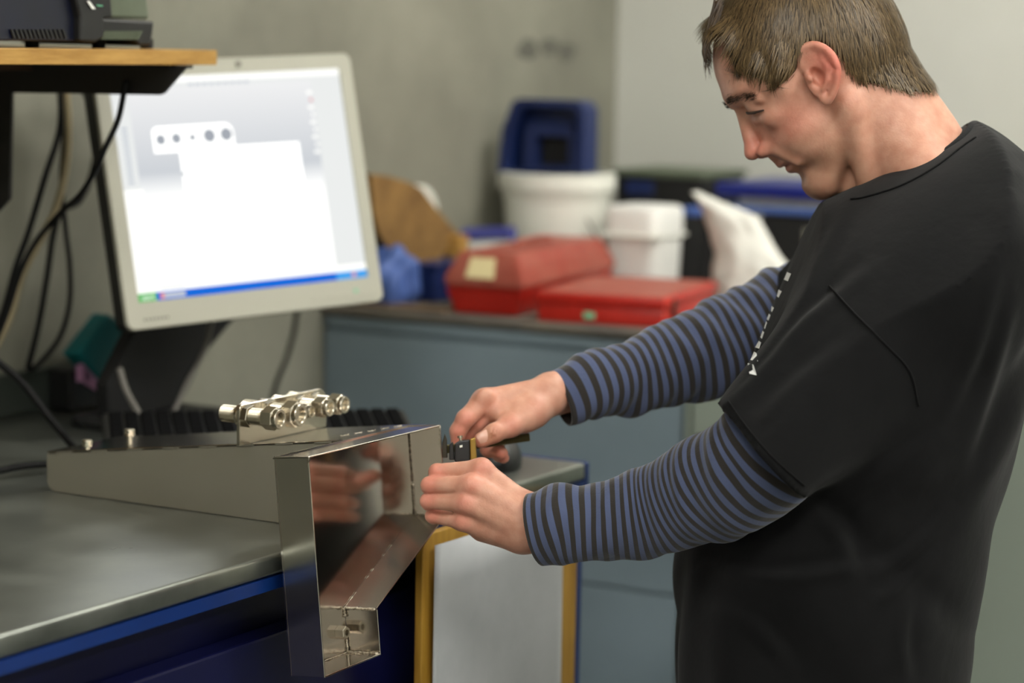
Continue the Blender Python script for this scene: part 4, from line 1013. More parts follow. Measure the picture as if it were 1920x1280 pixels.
RH = dict(index=[(908, 752, 2.598), (873, 785, 2.584), (859, 808, 2.584), (857, 829, 2.586)],
          middle=[(924, 760, 2.604), (897, 792, 2.600), (880, 815, 2.606), (872, 832, 2.610)],
          ring=[(942, 772, 2.628), (905, 806, 2.630), (915, 842, 2.618), (940, 849, 2.602)],
          little=[(965, 785, 2.640), (930, 820, 2.642), (936, 852, 2.630), (944, 858, 2.612)],
          thumb=[(1000, 772, 2.598), (957, 797, 2.578), (926, 812, 2.566), (903, 825, 2.564)])
def build_right_hand():
    allp = [K(*p) for f in RH.values() for p in f] + [K(1160, 700, 2.66), K(1000, 700, 2.66)]
    lo, hi = bounds(allp, .045); g = Grid(lo, hi, .0012)
    finger(g, RH['index'], [21, 17.5, 15.5, 12]); finger(g, RH['middle'], [20, 16.5, 15, 12]); finger(g, RH['ring'], [18, 16, 14.5, 12.5]); finger(g, RH['little'], [17, 14, 13, 11])
    finger(g, RH['thumb'], [28, 21, 16.5, 15], .006)
    s = 2.6 / F
    for m_, w, r0, r1 in (('index', (1035, 732, 2.622), 28, 22), ('middle', (1035, 738, 2.632), 28, 21), ('ring', (1035, 744, 2.642), 28, 20), ('little', (1035, 748, 2.650), 27, 18)):
        g.cone(K(*w), K(*RH[m_][0]), r0 * s, r1 * s, .009)
    g.cone(K(1030, 752, 2.618), K(985, 782, 2.596), 30 * s, 25 * s, .012)
    g.cone(K(990, 770, 2.60), K(935, 775, 2.592), 24 * s, 17 * s, .010)
    g.cone(K(1032, 732, 2.632), K(1170, 708, 2.665), 33 * s, 40 * s, .012); g.cone(K(1032, 742, 2.64), K(1170, 716, 2.67), 33 * s, 40 * s, .012)
    g.ell(K(910, 742, 2.586), np.array([15, 13, 9]) * s, None, .007)
    x, y, d = RH['index'][1]; g.ell(K(x - 1, y - 1, d - .004), np.array([13, 13, 9]) * s, None, .005)
    x, y, d = RH['middle'][1]; g.ell(K(x + 6, y - 10, d - .004), np.array([12, 14, 8]) * s, None, .004)
    x, y, d = RH['thumb'][2]; g.ell(K(x + 2, y - 3, d - .004), np.array([14, 12, 8]) * s, None, .005)
    # creases of the thumb joint
    for q in ((932, 800, 925, 826), (926, 798, 918, 826), (938, 803, 932, 828)):
        g.cone(K(q[0], q[1], 2.5565), K(q[2], q[3], 2.5565), .0007, .0007, .0012, True)
    V, Q = g.mesh(); return taubin(V, Q, 2), Q

DOWN = RC.T @ np.array([0, 0, -1.])                      # straight down in the camera's frame
HIPZ = float(toworld(K(1550, 1400, HD))[2])
def build_core():
    """trunk, upper arms and legs that carry the clothes"""
    lo = K(1050, 1500, 2.3); hi = K(1930, 250, 2.9)
    g = Grid((lo[0] - .1, lo[1] - .85, -2.95), (hi[0] + .05, hi[1], -2.25), .010)
    g.cone(K(1735, 345, HD), K(1690, 560, HD), .06, .10, .05)
    for d in (2.47, 2.65):
        g.cone(K(1720, 580, d), K(1570, 1100, d), .065, .08, .05); g.cone(K(1570, 1100, d), K(1550, 1400, d), .08, .085, .05)
        a = K(1550, 1400, d); kn_ = a + DOWN * (HIPZ * .47) + np.array([-.03, 0, 0]); an = a + DOWN * (HIPZ - .07) + np.array([.02, 0, 0])
        g.cone(a, kn_, .075, .052, .03); g.cone(kn_, an, .05, .036, .02); g.cone(an + np.array([.02, -.02, 0]), an + np.array([-.14, -.035, 0]), .032, .026, .02)
    g.cone(K(1715, 560, 2.43), K(1440, 862, 2.37), .042, .036, .03); g.cone(K(1440, 862, 2.37), K(1290, 938, 2.425), .034, .030, .02); g.cone(K(1290, 938, 2.425), K(1090, 982, 2.456), .030, .024, .02)
    g.cone(K(1700, 550, 2.69), K(1500, 590, 2.735), .042, .040, .03); g.cone(K(1500, 585, 2.735), K(1140, 712, 2.66), .038, .024, .02)
    return g.mesh()
# ------------------------------------------------------------------ materials of the figure
def skin_mat():
    mt = bpy.data.materials.new('skin'); mt.use_nodes = True; nt = mt.node_tree; N = nt.nodes; L = nt.links; bs = N['Principled BSDF']
    at_ = N.new('ShaderNodeAttribute'); at_.attribute_name = 'tint'
    tc = N.new('ShaderNodeTexCoord'); nz = N.new('ShaderNodeTexNoise'); nz.inputs['Scale'].default_value = 70; nz.inputs['Detail'].default_value = 6; L.new(tc.outputs['Object'], nz.inputs['Vector'])
    rp = N.new('ShaderNodeValToRGB'); rp.color_ramp.elements[0].position = .3; rp.color_ramp.elements[1].position = .7
    rp.color_ramp.elements[0].color = (.89, .78, .75, 1); rp.color_ramp.elements[1].color = (1.08, 1.08, 1.08, 1); L.new(nz.outputs[0], rp.inputs[0])
    mx = N.new('ShaderNodeMix'); mx.data_type = 'RGBA'; mx.blend_type = 'MULTIPLY'; mx.inputs[0].default_value = 1
    L.new(at_.outputs['Color'], mx.inputs[6]); L.new(rp.outputs[0], mx.inputs[7]); L.new(mx.outputs[2], bs.inputs['Base Color'])
    bs.inputs['Roughness'].default_value = .48; bs.inputs['Specular IOR Level'].default_value = .4
    bs.inputs['Subsurface Weight'].default_value = .18; bs.inputs['Subsurface Radius'].default_value = (1, .35, .2); bs.inputs['Subsurface Scale'].default_value = .006
    n2 = N.new('ShaderNodeTexNoise'); n2.inputs['Scale'].default_value = 420; n2.inputs['Detail'].default_value = 4; L.new(tc.outputs['Object'], n2.inputs['Vector'])
    n3 = N.new('ShaderNodeTexNoise'); n3.inputs['Scale'].default_value = 110; n3.inputs['Detail'].default_value = 3; L.new(tc.outputs['Object'], n3.inputs['Vector'])
    ad = N.new('ShaderNodeMath'); ad.operation = 'ADD'; L.new(n2.outputs[0], ad.inputs[0]); L.new(n3.outputs[0], ad.inputs[1])
    bp_ = N.new('ShaderNodeBump'); bp_.inputs['Strength'].default_value = .18; bp_.inputs['Distance'].default_value = .0012; L.new(ad.outputs[0], bp_.inputs['Height']); L.new(bp_.outputs[0], bs.inputs['Normal'])
    _M['skin'] = mt
skin_mat()
def stripe_mat():
    mt = bpy.data.materials.new('striped_knit'); mt.use_nodes = True; nt = mt.node_tree; N = nt.nodes; L = nt.links; bs = N['Principled BSDF']
    at_ = N.new('ShaderNodeAttribute'); at_.attribute_name = 'along'
    tc = N.new('ShaderNodeTexCoord'); nz = N.new('ShaderNodeTexNoise'); nz.inputs['Scale'].default_value = 14; L.new(tc.outputs['Object'], nz.inputs['Vector'])
    m1 = N.new('ShaderNodeMath'); m1.operation = 'MULTIPLY_ADD'; m1.inputs[1].default_value = .35; L.new(nz.outputs[0], m1.inputs[0]); L.new(at_.outputs['Fac'], m1.inputs[2])
    fr_ = N.new('ShaderNodeMath'); fr_.operation = 'FRACT'; L.new(m1.outputs[0], fr_.inputs[0])
    rp = N.new('ShaderNodeValToRGB'); r_ = rp.color_ramp; r_.elements[0].position = 0; r_.elements[0].color = rgb(46, 42, 39); r_.elements[1].position = .44; r_.elements[1].color = rgb(46, 42, 39)
    for po, c in ((.49, rgb(76, 85, 114)), (.95, rgb(76, 85, 114)), (1.0, rgb(46, 42, 39))):
        e = r_.elements.new(po); e.color = c
    L.new(fr_.outputs[0], rp.inputs[0]); L.new(rp.outputs[0], bs.inputs['Base Color'])
    bs.inputs['Roughness'].default_value = .9; bs.inputs['Specular IOR Level'].default_value = .2; bs.inputs['Sheen Weight'].default_value = .25
    n2 = N.new('ShaderNodeTexNoise'); n2.inputs['Scale'].default_value = 45; n2.inputs['Detail'].default_value = 3; L.new(tc.outputs['Object'], n2.inputs['Vector'])
    n3 = N.new('ShaderNodeTexNoise'); n3.inputs['Scale'].default_value = 900; L.new(tc.outputs['Object'], n3.inputs['Vector'])
    ad = N.new('ShaderNodeMath'); ad.operation = 'MULTIPLY_ADD'; ad.inputs[1].default_value = .15; L.new(n3.outputs[0], ad.inputs[0]); L.new(n2.outputs[0], ad.inputs[2])
    bp_ = N.new('ShaderNodeBump'); bp_.inputs['Strength'].default_value = .35; bp_.inputs['Distance'].default_value = .004; L.new(ad.outputs[0], bp_.inputs['Height']); L.new(bp_.outputs[0], bs.inputs['Normal'])
    _M['striped_knit'] = mt
stripe_mat()
mdef('black_cotton', c=rgb(8, 8, 9), c2=rgb(11, 11, 12), scale=40, rough=.9, spec=.15, sheen=.05, bump=.25, bscale=16, bdist=.008)
mdef('neckband', c=rgb(15, 15, 16), rough=.9, spec=.2, bump=.4, bscale=300)
mdef('trousers', c=rgb(26, 28, 36), c2=rgb(32, 34, 42), scale=30, rough=.9)
mdef('shoe', c=rgb(22, 20, 19), rough=.5)
mdef('print_white', c=rgb(225, 226, 224), rough=.7)
mdef('nail', c=rgb(206, 160, 142), rough=.3, sss=.1)
mdef('eye_white', c=rgb(205, 200, 192), rough=.2)
mdef('lash', c=rgb(58, 42, 34), rough=.7)
mdef('hair_base', c=rgb(56, 44, 28), c2=rgb(74, 59, 38), scale=60, rough=.6)
hm = bpy.data.materials.new('hair_strand'); hm.use_nodes = True; nt = hm.node_tree; bs = nt.nodes['Principled BSDF']
at_ = nt.nodes.new('ShaderNodeAttribute'); at_.attribute_name = 'tint'; nt.links.new(at_.outputs['Color'], bs.inputs['Base Color']); bs.inputs['Roughness'].default_value = .42; bs.inputs['Specular IOR Level'].default_value = .45
_M['hair_strand'] = hm

# ------------------------------------------------------------------ the man
foot = toworld(K(1550, 1400, HD)); foot[2] = 0
person = thing('person', 'person in black T-shirt over striped long sleeves bending over the steel enclosure', 'person', foot)
Vh, Qh = build_head(); Vl, Ql = build_left_hand(); Vr, Qr = build_right_hand(); Vc, Qc = build_core()
BV = np.concatenate([Vh, Vl, Vr, Vc]); BQ = np.concatenate([Qh, Ql + len(Vh), Qr + len(Vh) + len(Vl), Qc + len(Vh) + len(Vl) + len(Vr)])
body = np_mesh('body', toworld(BV), BQ, 'skin', person)
# natural skin colouring: ruddy ears, nose, lips and knuckles, stubble on jaw and lip
base = np.array(rgb(198, 150, 128)[:3]); ruddy = np.array(rgb(206, 112, 98)[:3]); lipc = np.array(rgb(176, 108, 96)[:3]); stub = np.array(rgb(150, 116, 92)[:3]); grime = np.array(rgb(150, 118, 84)[:3])
hp_ = (BV - HO) / HU; hf = hp_ @ HF; hs = hp_ @ HS; hd = hp_ @ HDn
col = np.tile(base, (len(BV), 1))
def blend(w, c):
    global col
    w = np.clip(w, 0, 1)[:, None]; col = col * (1 - w) + c * w
ish = np.zeros(len(BV)); ish[:len(Vh)] = 1
def gauss(pt, r): return np.exp(-((BV - pt) ** 2).sum(1) / (r * r))
sm_ = lambda x, a, b: np.clip((x - a) / (b - a), 0, 1)
blend(ish * .55 * sm_(hd, 55, 95) * sm_(hf, 5, 60) * (1 - .6 * np.exp(-((hd - 102) / 12) ** 2)), stub)
blend(ish * .75 * np.exp(-((hf - 160) / 22) ** 2 - ((hd - 103) / 15) ** 2 - (hs / 34) ** 2), lipc)
blend(ish * .45 * np.exp(-((hf - 185) / 32) ** 2 - ((hd - 40) / 32) ** 2), ruddy)
blend(ish * .35 * np.exp(-((hf - 105) / 45) ** 2 - ((hd - 40) / 35) ** 2), ruddy)
for s in (-1, 1): blend(ish * .75 * np.exp(-((hf + 5) / 45) ** 2 - ((hd) / 55) ** 2) * sm_(hs * s, 112, 132), ruddy)
for D_ in (LH, RH):
    for n_, f_ in D_.items():
        for j, q in enumerate(f_):
            blend(.55 * gauss(K(q[0], q[1], q[2] - .006), .010 if j < 2 else .008), ruddy)
blend(.5 * gauss(K(918, 815, 2.556), .010), grime)
ca = body.data.color_attributes.new('tint', 'FLOAT_COLOR', 'POINT'); ca.data.foreach_set('color', np.concatenate([col, np.ones((len(col), 1))], 1).astype(np.float32).ravel())

# fingernails: small curved plates
def nail(px, py, d, ux, uy, w, l, name='thumbnail'):
    c = K(px, py, d); a = unit(np.array([ux, -uy, .15])); n = unit(np.array([0, 0, 1.]) - a * a[2]); s = np.cross(a, n); b = bm_new()
    g = []
    for i in range(7):
        row = []
        for j in range(7):
            u = -1 + 2 * i / 6; v = -1 + 2 * j / 6; ww = w * (1 - .25 * max(0, v) ** 2)
            p = c + a * l * v + s * ww * u - n * (.35 * w * u * u + .12 * l * v * v); row.append(b.verts.new(V3(toworld(p))))
        g.append(row)
    for i in range(6):
        for j in range(6): b.faces.new((g[i][j], g[i + 1][j], g[i + 1][j + 1], g[i][j + 1]))
    return obj(name, b, 'nail', person, smooth=True)
nail(907, 819, 2.5545, -.86, .5, .0058, .0066)

# eyes, lashes
for s in (1, -1):
    b = bm_new(); bmesh.ops.create_uvsphere(b, u_segments=24, v_segments=16, radius=23.0 * HU); c = toworld(H(134, 55 * s, -22)); bmesh.ops.translate(b, verts=b.verts[:], vec=V3(c))
    eye = obj('eye', b, 'eye_white', person, smooth=True)
    b = bm_new(); add_lathe(b, toworld(H(134 + 16, 55 * s, -22 + 9.2)), RC @ (HF * .86 + HDn * .5), [(0, 11 * HU), (3.5 * HU, 10.2 * HU), (4.9 * HU, 4 * HU)], 20); obj('iris', b, 'lash', eye, smooth=True)
    b = bm_new(); pts = [toworld(p_) for p_ in (H(159, 32 * s, -22), H(161, 42 * s, -21), H(160, 55 * s, -17.5), H(154, 68 * s, -13), H(146, 80 * s, -9), H(139, 88 * s, -6))]; add_tube(b, pts, [1.2 * HU, 2.6 * HU, 2.6 * HU, 1.6 * HU], 6, 4); obj('eyelash_line', b, 'lash', person, smooth=True)

# ---- hair: cropped cap, then strands combed over it
def poly_sd(px_, py_, poly):
    X = px_[:, None]; Y = py_[None, :]; best = np.full((len(px_), len(py_)), 1e9); inside = np.zeros((len(px_), len(py_)), bool)
    n = len(poly)
    for i in range(n):
        x0, y0 = poly[i]; x1, y1 = poly[(i + 1) % n]; dx, dy = x1 - x0, y1 - y0
        t = np.clip(((X - x0) * dx + (Y - y0) * dy) / (dx * dx + dy * dy), 0, 1)
        best = np.minimum(best, np.hypot(X - x0 - t * dx, Y - y0 - t * dy))
        cond = ((y0 > Y) != (y1 > Y)); xi = x0 + (Y - y0) * dx / (dy if abs(dy) > 1e-9 else 1e-9); inside ^= cond & (X < xi)
    return np.where(inside, -best, best)
HAIRLINE = [(1290, -140), (1314, 30), (1328, 62), (1358, 70), (1370, 100), (1378, 134), (1405, 142), (1430, 148), (1446, 158), (1460, 164), (1482, 150), (1494, 128), (1500, 100), (1514, 80), (1535, 78), (1560, 92), (1578, 112), (1596, 140), (1618, 154), (1655, 160), (1700, 174), (1722, 172), (1745, 176), (1790, 100), (1790, -140)]
lo = K(1285, 230, HD); hi = K(1780, -140, HD)
g = Grid((lo[0], lo[1], -HD - .1), (hi[0], hi[1], -HD + .1), .0022)
g.ell(H(-5, 0, -74), np.array([180, 143, 157]) * HU, HR, .01); g.ell(H(-62, 0, 0), np.array([112, 121, 116]) * HU, HR, 40 * HU)
g.cone(K(1642, 168, HD), K(1702, 268, HD), .0500, .0530, 22 * HU); g.cone(K(1625, 185, HD), K(1735, 345, HD), .0625, .0665, 22 * HU)
g.ell(H(120, 0, -150), np.array([42, 92, 55]) * HU, HR, 30 * HU)
for s in (-1, 1): g.cone(H(102, 104 * s, -84), H(90, 112 * s, -50), 18 * HU, 13 * HU, 16 * HU); g.cone(H(60, 118 * s, -74), H(70, 120 * s, -52), 20 * HU, 15 * HU, 16 * HU); g.cone(H(70, 120 * s, -52), H(88, 113 * s, -42), 14 * HU, 11 * HU, 16 * HU)
gx = np.arange(1250, 1860, 2.); gy = np.arange(-160, 280, 2.); SD2 = poly_sd(gx, gy, HAIRLINE)
for k_, z_ in enumerate(g.ax[2]):
    d_ = -float(z_); ix = np.clip(((g.ax[0] / d_ * F + 960 - 1250) / 2).astype(int), 0, len(gx) - 1); iy = np.clip(((640 - g.ax[1] / d_ * F + 160) / 2).astype(int), 0, len(gy) - 1)
    sd = SD2[np.ix_(ix, iy)] * HU; f_ = g.f[:, :, k_]; hh = np.maximum(.006 - np.abs(f_ - sd), 0) / .006; g.f[:, :, k_] = np.maximum(f_, sd) + hh * hh * .0015
Vq, Qq = g.mesh(); Vq = taubin(Vq, Qq, 3)
hair = np_mesh('hair', toworld(Vq), Qq, 'hair_base', person)
rs = np.random.RandomState(7)
tri = np.concatenate([Qq[:, :3], Qq[:, [0, 2, 3]]]); A_, B_, C_ = Vq[tri[:, 0]], Vq[tri[:, 1]], Vq[tri[:, 2]]
fn = np.cross(B_ - A_, C_ - A_); ar = np.linalg.norm(fn, axis=1) + 1e-12; fn /= ar[:, None]
cen = (A_ + B_ + C_) / 3; outw = cen - H(-5, 0, -60)
cpx = cen[:, 0] / -cen[:, 2] * F + 960; cpy = 640 - cen[:, 1] / -cen[:, 2] * F
earz = (np.hypot((cpx - 1535) / 44, (cpy - 132) / 74) < 1)
ok = ~earz & ((fn * outw).sum(1) > .35 * np.linalg.norm(outw, axis=1))
NS = 15000
pick = rs.choice(len(tri), NS, p=ar * ok / (ar * ok).sum()); r1, r2 = rs.rand(NS, 1), rs.rand(NS, 1); fl = (r1 + r2) > 1; r1 = np.where(fl, 1 - r1, r1); r2 = np.where(fl, 1 - r2, r2)
root = A_[pick] + (B_[pick] - A_[pick]) * r1 + (C_[pick] - A_[pick]) * r2; nrm = fn[pick]
crown = H(-95, 0, -215); dirv = root - crown; dirv /= np.linalg.norm(dirv, axis=1)[:, None]
lf = (root - HO) @ HF / HU
dirv = dirv + DOWN * np.clip(.55 - lf / 260, .05, 1.1)[:, None] + HF * np.clip(lf / 300, -.1, .5)[:, None] + rs.normal(0, .11, (NS, 3))
clump = np.sin(root @ np.array([310, 190, 260.]))[:, None] * .10; dirv += clump * np.cross(nrm, dirv)
dirv -= nrm * (dirv * nrm).sum(1)[:, None]; dirv /= np.linalg.norm(dirv, axis=1)[:, None]
ln = rs.uniform(.012, .026, NS) * np.where(((root - HO) @ HDn / HU) > 30, .6, 1.0); SEG = 4; SV = []; SQ = []
side_ = np.cross(nrm, dirv); wid = rs.uniform(.00028, .00055, NS)
hc = H(-5, 0, -60)
for i in range(SEG + 1):
    t_ = i / SEG; lift = .0009 + .0022 * t_ * (1 - .35 * t_) * (.6 + .8 * rs.rand(NS))
    p = root + dirv * (ln * t_)[:, None] + nrm * lift[:, None] - nrm * ((ln * t_) ** 2 / .19)[:, None]
    w_ = wid * (1 - .85 * t_ ** 2)
    SV.append(np.stack([p - side_ * w_[:, None], p + side_ * w_[:, None]], 1))
SV = np.stack(SV, 1).reshape(NS, -1, 3)
bi = np.arange(NS)[:, None] * (2 * (SEG + 1))
for i in range(SEG): SQ.append(np.concatenate([bi + 2 * i, bi + 2 * i + 1, bi + 2 * i + 3, bi + 2 * i + 2], 1))
st_ = np_mesh('hair_strands', toworld(SV.reshape(-1, 3)), np.concatenate(SQ), 'hair_strand', hair); st_['kind'] = 'stuff'
hc_ = np.array(rgb(92, 74, 48)[:3])[None] * rs.uniform(.45, 1.7, (NS, 1)); hc_ = np.repeat(np.concatenate([hc_, np.ones((NS, 1))], 1), 2 * (SEG + 1), 0)
ca = st_.data.color_attributes.new('tint', 'FLOAT_COLOR', 'POINT'); ca.data.foreach_set('color', hc_.astype(np.float32).ravel())
# forelock and eyebrows as their own tufts
def tuft(name, strands, tint, par):
    VV = []; QQ = []; CC_ = []
    for pts, w in strands:
        n = len(pts); b0 = len(VV)
        for i, p in enumerate(pts):
            tg = pts[min(i + 1, n - 1)] - pts[max(i - 1, 0)]; sdv = unit(np.cross(tg, np.array([0, 0, 1.]) + rs.normal(0, .4, 3))); ww = w * (1 - .8 * (i / (n - 1)) ** 2)
            VV += [p - sdv * ww, p + sdv * ww]
        for i in range(n - 1): QQ.append([b0 + 2 * i, b0 + 2 * i + 1, b0 + 2 * i + 3, b0 + 2 * i + 2])
        CC_ += [np.array(tint) * rs.uniform(.6, 1.4)] * (2 * n)
    o = np_mesh(name, toworld(np.array(VV)), np.array(QQ), 'hair_strand', par)
    ca = o.data.color_attributes.new('tint', 'FLOAT_COLOR', 'POINT'); ca.data.foreach_set('color', np.concatenate([np.array(CC_), np.ones((len(CC_), 1))], 1).astype(np.float32).ravel()); return o
S_ = []
for i in range(300):
    sg = rs.uniform(-80, 80); e = rs.rand() ** 1.5 * (.35 + .65 * math.exp(-((sg - 10) / 30) ** 2))
    a = px2h(1345 + rs.uniform(-6, 14), 20 + rs.uniform(-25, 25), sg); m_ = px2h(1322 + rs.uniform(-4, 8), 78 + rs.uniform(-12, 14), sg * .95); z = px2h(1325 + rs.uniform(-6, 12), 100 + 52 * e, sg * .9 + rs.normal(0, 10))
    S_.append((smooth_path([a, m_, z], 4), .0005))
tuft('forelock', S_, rgb(66, 50, 32)[:3], hair)['kind'] = 'stuff'
for s in (-1, 1):
    S_ = []
    for i in range(180):
        q = rs.uniform(22, 92); p = H(179 - .0068 * (q - 14) ** 2, q * s, -57 + rs.normal(0, 3.8) + .0045 * (q - 22) ** 2); S_.append(([p, p + (HS * s * .6 - HF * .25 - HDn * .12 + rs.normal(0, .1, 3)) * .0045 + HF * .001, p + (HS * s * 1.1 - HF * .5 + rs.normal(0, .1, 3)) * .0075], .00035))
    tuft('eyebrow', S_, rgb(76, 57, 40)[:3], person)['kind'] = 'stuff'

# ------------------------------------------------------------------ T-shirt
TY = [225, 260, 300, 340, 400, 470, 560, 640, 700, 780, 850, 930, 1040, 1120, 1180, 1280, 1420]
TB = [1760, 1822, 1880, 1908, 1928, 1937, 1934, 1922, 1912, 1897, 1881, 1862, 1838, 1816, 1803, 1802, 1802]
TFr = [1690, 1660, 1620, 1580, 1535, 1502, 1462, 1428, 1402, 1368, 1338, 1306, 1278, 1272, 1270, 1268, 1270]
TW = [.075, .105, .150, .185, .212, .222, .222, .217, .212, .207, .203, .200, .196, .193, .192, .192, .192]
lo = K(1230, 1430, 2.56); hi = K(1960, 200, 2.56)
g = Grid((lo[0] - .05, lo[1], -2.56 - .30), (hi[0] + .02, hi[1], -2.56 + .31), .0042)
py_ = 640 - g.ax[1] / HD * F
def ip(a): return np.interp(py_, TY, a)
xb = (ip(TB) - 960) / F * HD; xf = (ip(TFr) - 960) / F * HD; wz = ip(TW); cx_ = (xb + xf) / 2; rx = (xb - xf) / 2
X, Y, Z = g.pts((slice(None),) * 3)
e = 2.35
q = (np.abs((X - cx_[None, :, None]) / rx[None, :, None]) ** e + np.abs((Z + HD) / wz[None, :, None]) ** e) ** (1 / e)
g.f = ((q - 1) * np.minimum(rx, wz)[None, :, None] * .9).astype(np.float32)
g.f = np.maximum(g.f, (py_.min() - py_ + 4)[None, :, None] * 0 + (py_ - 1415)[None, :, None] * HU).astype(np.float32)
# sleeves
def sleeve(a, b, ra, rb, hem_n, hem_p, k):
    a, b = K(*a), K(*b); R = max(ra, rb); sl = g.sub(np.minimum(a, b) - R, np.maximum(a, b) + R, .06)
    d = g.cone_d(a, b, ra, rb, sl); x_, y_, z_ = g.pts(sl); hp0 = K(*hem_p)
    cutp = (x_ - hp0[0]) * hem_n[0] + (y_ - hp0[1]) * hem_n[1] + (z_ - hp0[2]) * hem_n[2]
    g.add(np.maximum(d, cutp).astype(np.float32), sl, k)
sleeve((1730, 540, 2.425), (1390, 885, 2.33), .092, .064, unit([-.72, -.70, .0]), (1425, 850, 2.335), .045)
sleeve((1690, 500, 2.70), (1440, 610, 2.79), .088, .070, unit([-.9, -.35, -.1]), (1490, 590, 2.78), .04)
g.cone(K(1650, 240, HD), K(1770, 430, HD), .0665, .100, .035)
for d_ in (2.46, 2.66): g.cone(K(1765, 390, (d_ + HD) / 2), K(1735, 500, d_ + (.05 if d_ > HD else -.05)), .085, .085, .05)
# neckline
n_ = unit(np.array([-.476, .88, 0.])); c0_ = K(1694, 298, HD)
cl = ((X - c0_[0]) * n_[0] + (Y - c0_[1]) * n_[1]) + .010 * ((Z + HD) / .07) ** 2
g.f = np.maximum(g.f, cl).astype(np.float32)
# broad folds of the hanging cloth
fold = .0035 * np.sin((X * 18 + Y * 26) + 3 * np.sin(Z * 16)) * np.clip((-Y - .0) / .15, 0, 1) + .0028 * np.sin(X * 40 - Y * 22 + 2 * np.sin(Z * 22 + Y * 9))
fold += .006 * np.exp(-((X * .62 + Y * .78 - .06) / .018) ** 2) * np.clip(1 - np.abs(Z + 2.40) / .1, 0, 1)
g.f = (g.f + fold * (g.f < .03)).astype(np.float32)
Vs, Qs = g.mesh(); Vs = taubin(Vs, Qs, 3)
def vnormals(V, Q):
    n = np.cross(V[Q[:, 2]] - V[Q[:, 0]], V[Q[:, 3]] - V[Q[:, 1]]); out = np.stack([sum(np.bincount(Q[:, k], weights=n[:, d], minlength=len(V)) for k in range(4)) for d in range(3)], 1)
    return out / (np.linalg.norm(out, axis=1)[:, None] + 1e-12)
# creases of the cloth, drawn out along the body: (polyline, height, half width)
CREASES = [([(1360, 770), (1430, 700), (1500, 620), (1560, 560)], 4, 14), ([(1420, 800), (1500, 720), (1600, 640)], 3, 18), ([(1470, 650), (1530, 590), (1640, 500)], 3, 16),
           ([(1545, 400), (1500, 480), (1470, 560)], 3, 12), ([(1590, 380), (1545, 470), (1500, 590)], 2.5, 14), ([(1900, 560), (1860, 700), (1800, 880)], 4, 16), ([(1870, 500), (1830, 650), (1760, 800)], 3, 16),
           ([(1300, 1060), (1450, 1085), (1640, 1060)], 4, 14), ([(1620, 1080), (1700, 1040), (1780, 960)], 4, 14), ([(1330, 1130), (1420, 1180), (1480, 1250)], 3, 16), ([(1640, 1130), (1690, 1100), (1760, 1030)], 4, 12),
           ([(1540, 960), (1640, 900), (1760, 820)], 3, 16), ([(1500, 940), (1570, 1000), (1600, 1100)], 4, 18), ([(1700, 1120), (1690, 1200), (1700, 1280)], 3, 14)]
vn = vnormals(Vs, Qs); vx = Vs[:, 0] / -Vs[:, 2] * F + 960; vy = 640 - Vs[:, 1] / -Vs[:, 2] * F; near = np.clip(vn[:, 2] * 2, 0, 1)
for pl_, am, wd_ in CREASES:
    pl_ = np.array(smooth_path(pl_, 6)); L_ = np.linspace(0, 1, len(pl_)); best = np.full(len(Vs), 1e9); tt = np.zeros(len(Vs)); sg_ = np.zeros(len(Vs))
    for k in range(len(pl_) - 1):
        a_, b_ = pl_[k], pl_[k + 1]; ab = b_ - a_; t_ = np.clip(((vx - a_[0]) * ab[0] + (vy - a_[1]) * ab[1]) / (ab @ ab), 0, 1)
        dd = np.hypot(vx - a_[0] - t_ * ab[0], vy - a_[1] - t_ * ab[1]); m_ = dd < best; best[m_] = dd[m_]; tt[m_] = L_[k] + t_[m_] / (len(pl_) - 1); cr = (vx - a_[0]) * ab[1] - (vy - a_[1]) * ab[0]; sg_[m_] = np.sign(cr[m_])
    u_ = best * sg_ / wd_; prof_ = np.exp(-u_ * u_) - .8 * np.exp(-(u_ - 1.6) ** 2)
    Vs = Vs + vn * (prof_ * am * .001 * near * np.sin(np.pi * np.clip(tt, .02, .98)) ** .6)[:, None]
shirt = np_mesh('t_shirt', toworld(Vs), Qs, 'black_cotton', person); shirt['label'] = 'plain black cotton T-shirt'
# ribbed neckband following the opening
b = bm_new(); ring = []
for k in range(48):
    a = 2 * math.pi * k / 48; zz_ = .0775 * math.sin(a); al_ = .0785 * math.cos(a)
    ring.append(c0_ + np.array([.88, .476, 0]) * al_ + np.array([0, 0, zz_]) + n_ * (-.010 * (zz_ / .07) ** 2 - .003))
for dr, rr_ in ((0, .0042), (-.006, .0042), (-.012, .0040)):
    rg = [toworld(p + n_ * dr + unit((p - c0_) - n_ * ((p - c0_) @ n_)) * (-.0008 - dr * .45)) for p in ring]; add_tube(b, rg + [rg[0]], rr_, 8, 1)
obj('neckband', b, 'neckband', shirt, smooth=True)

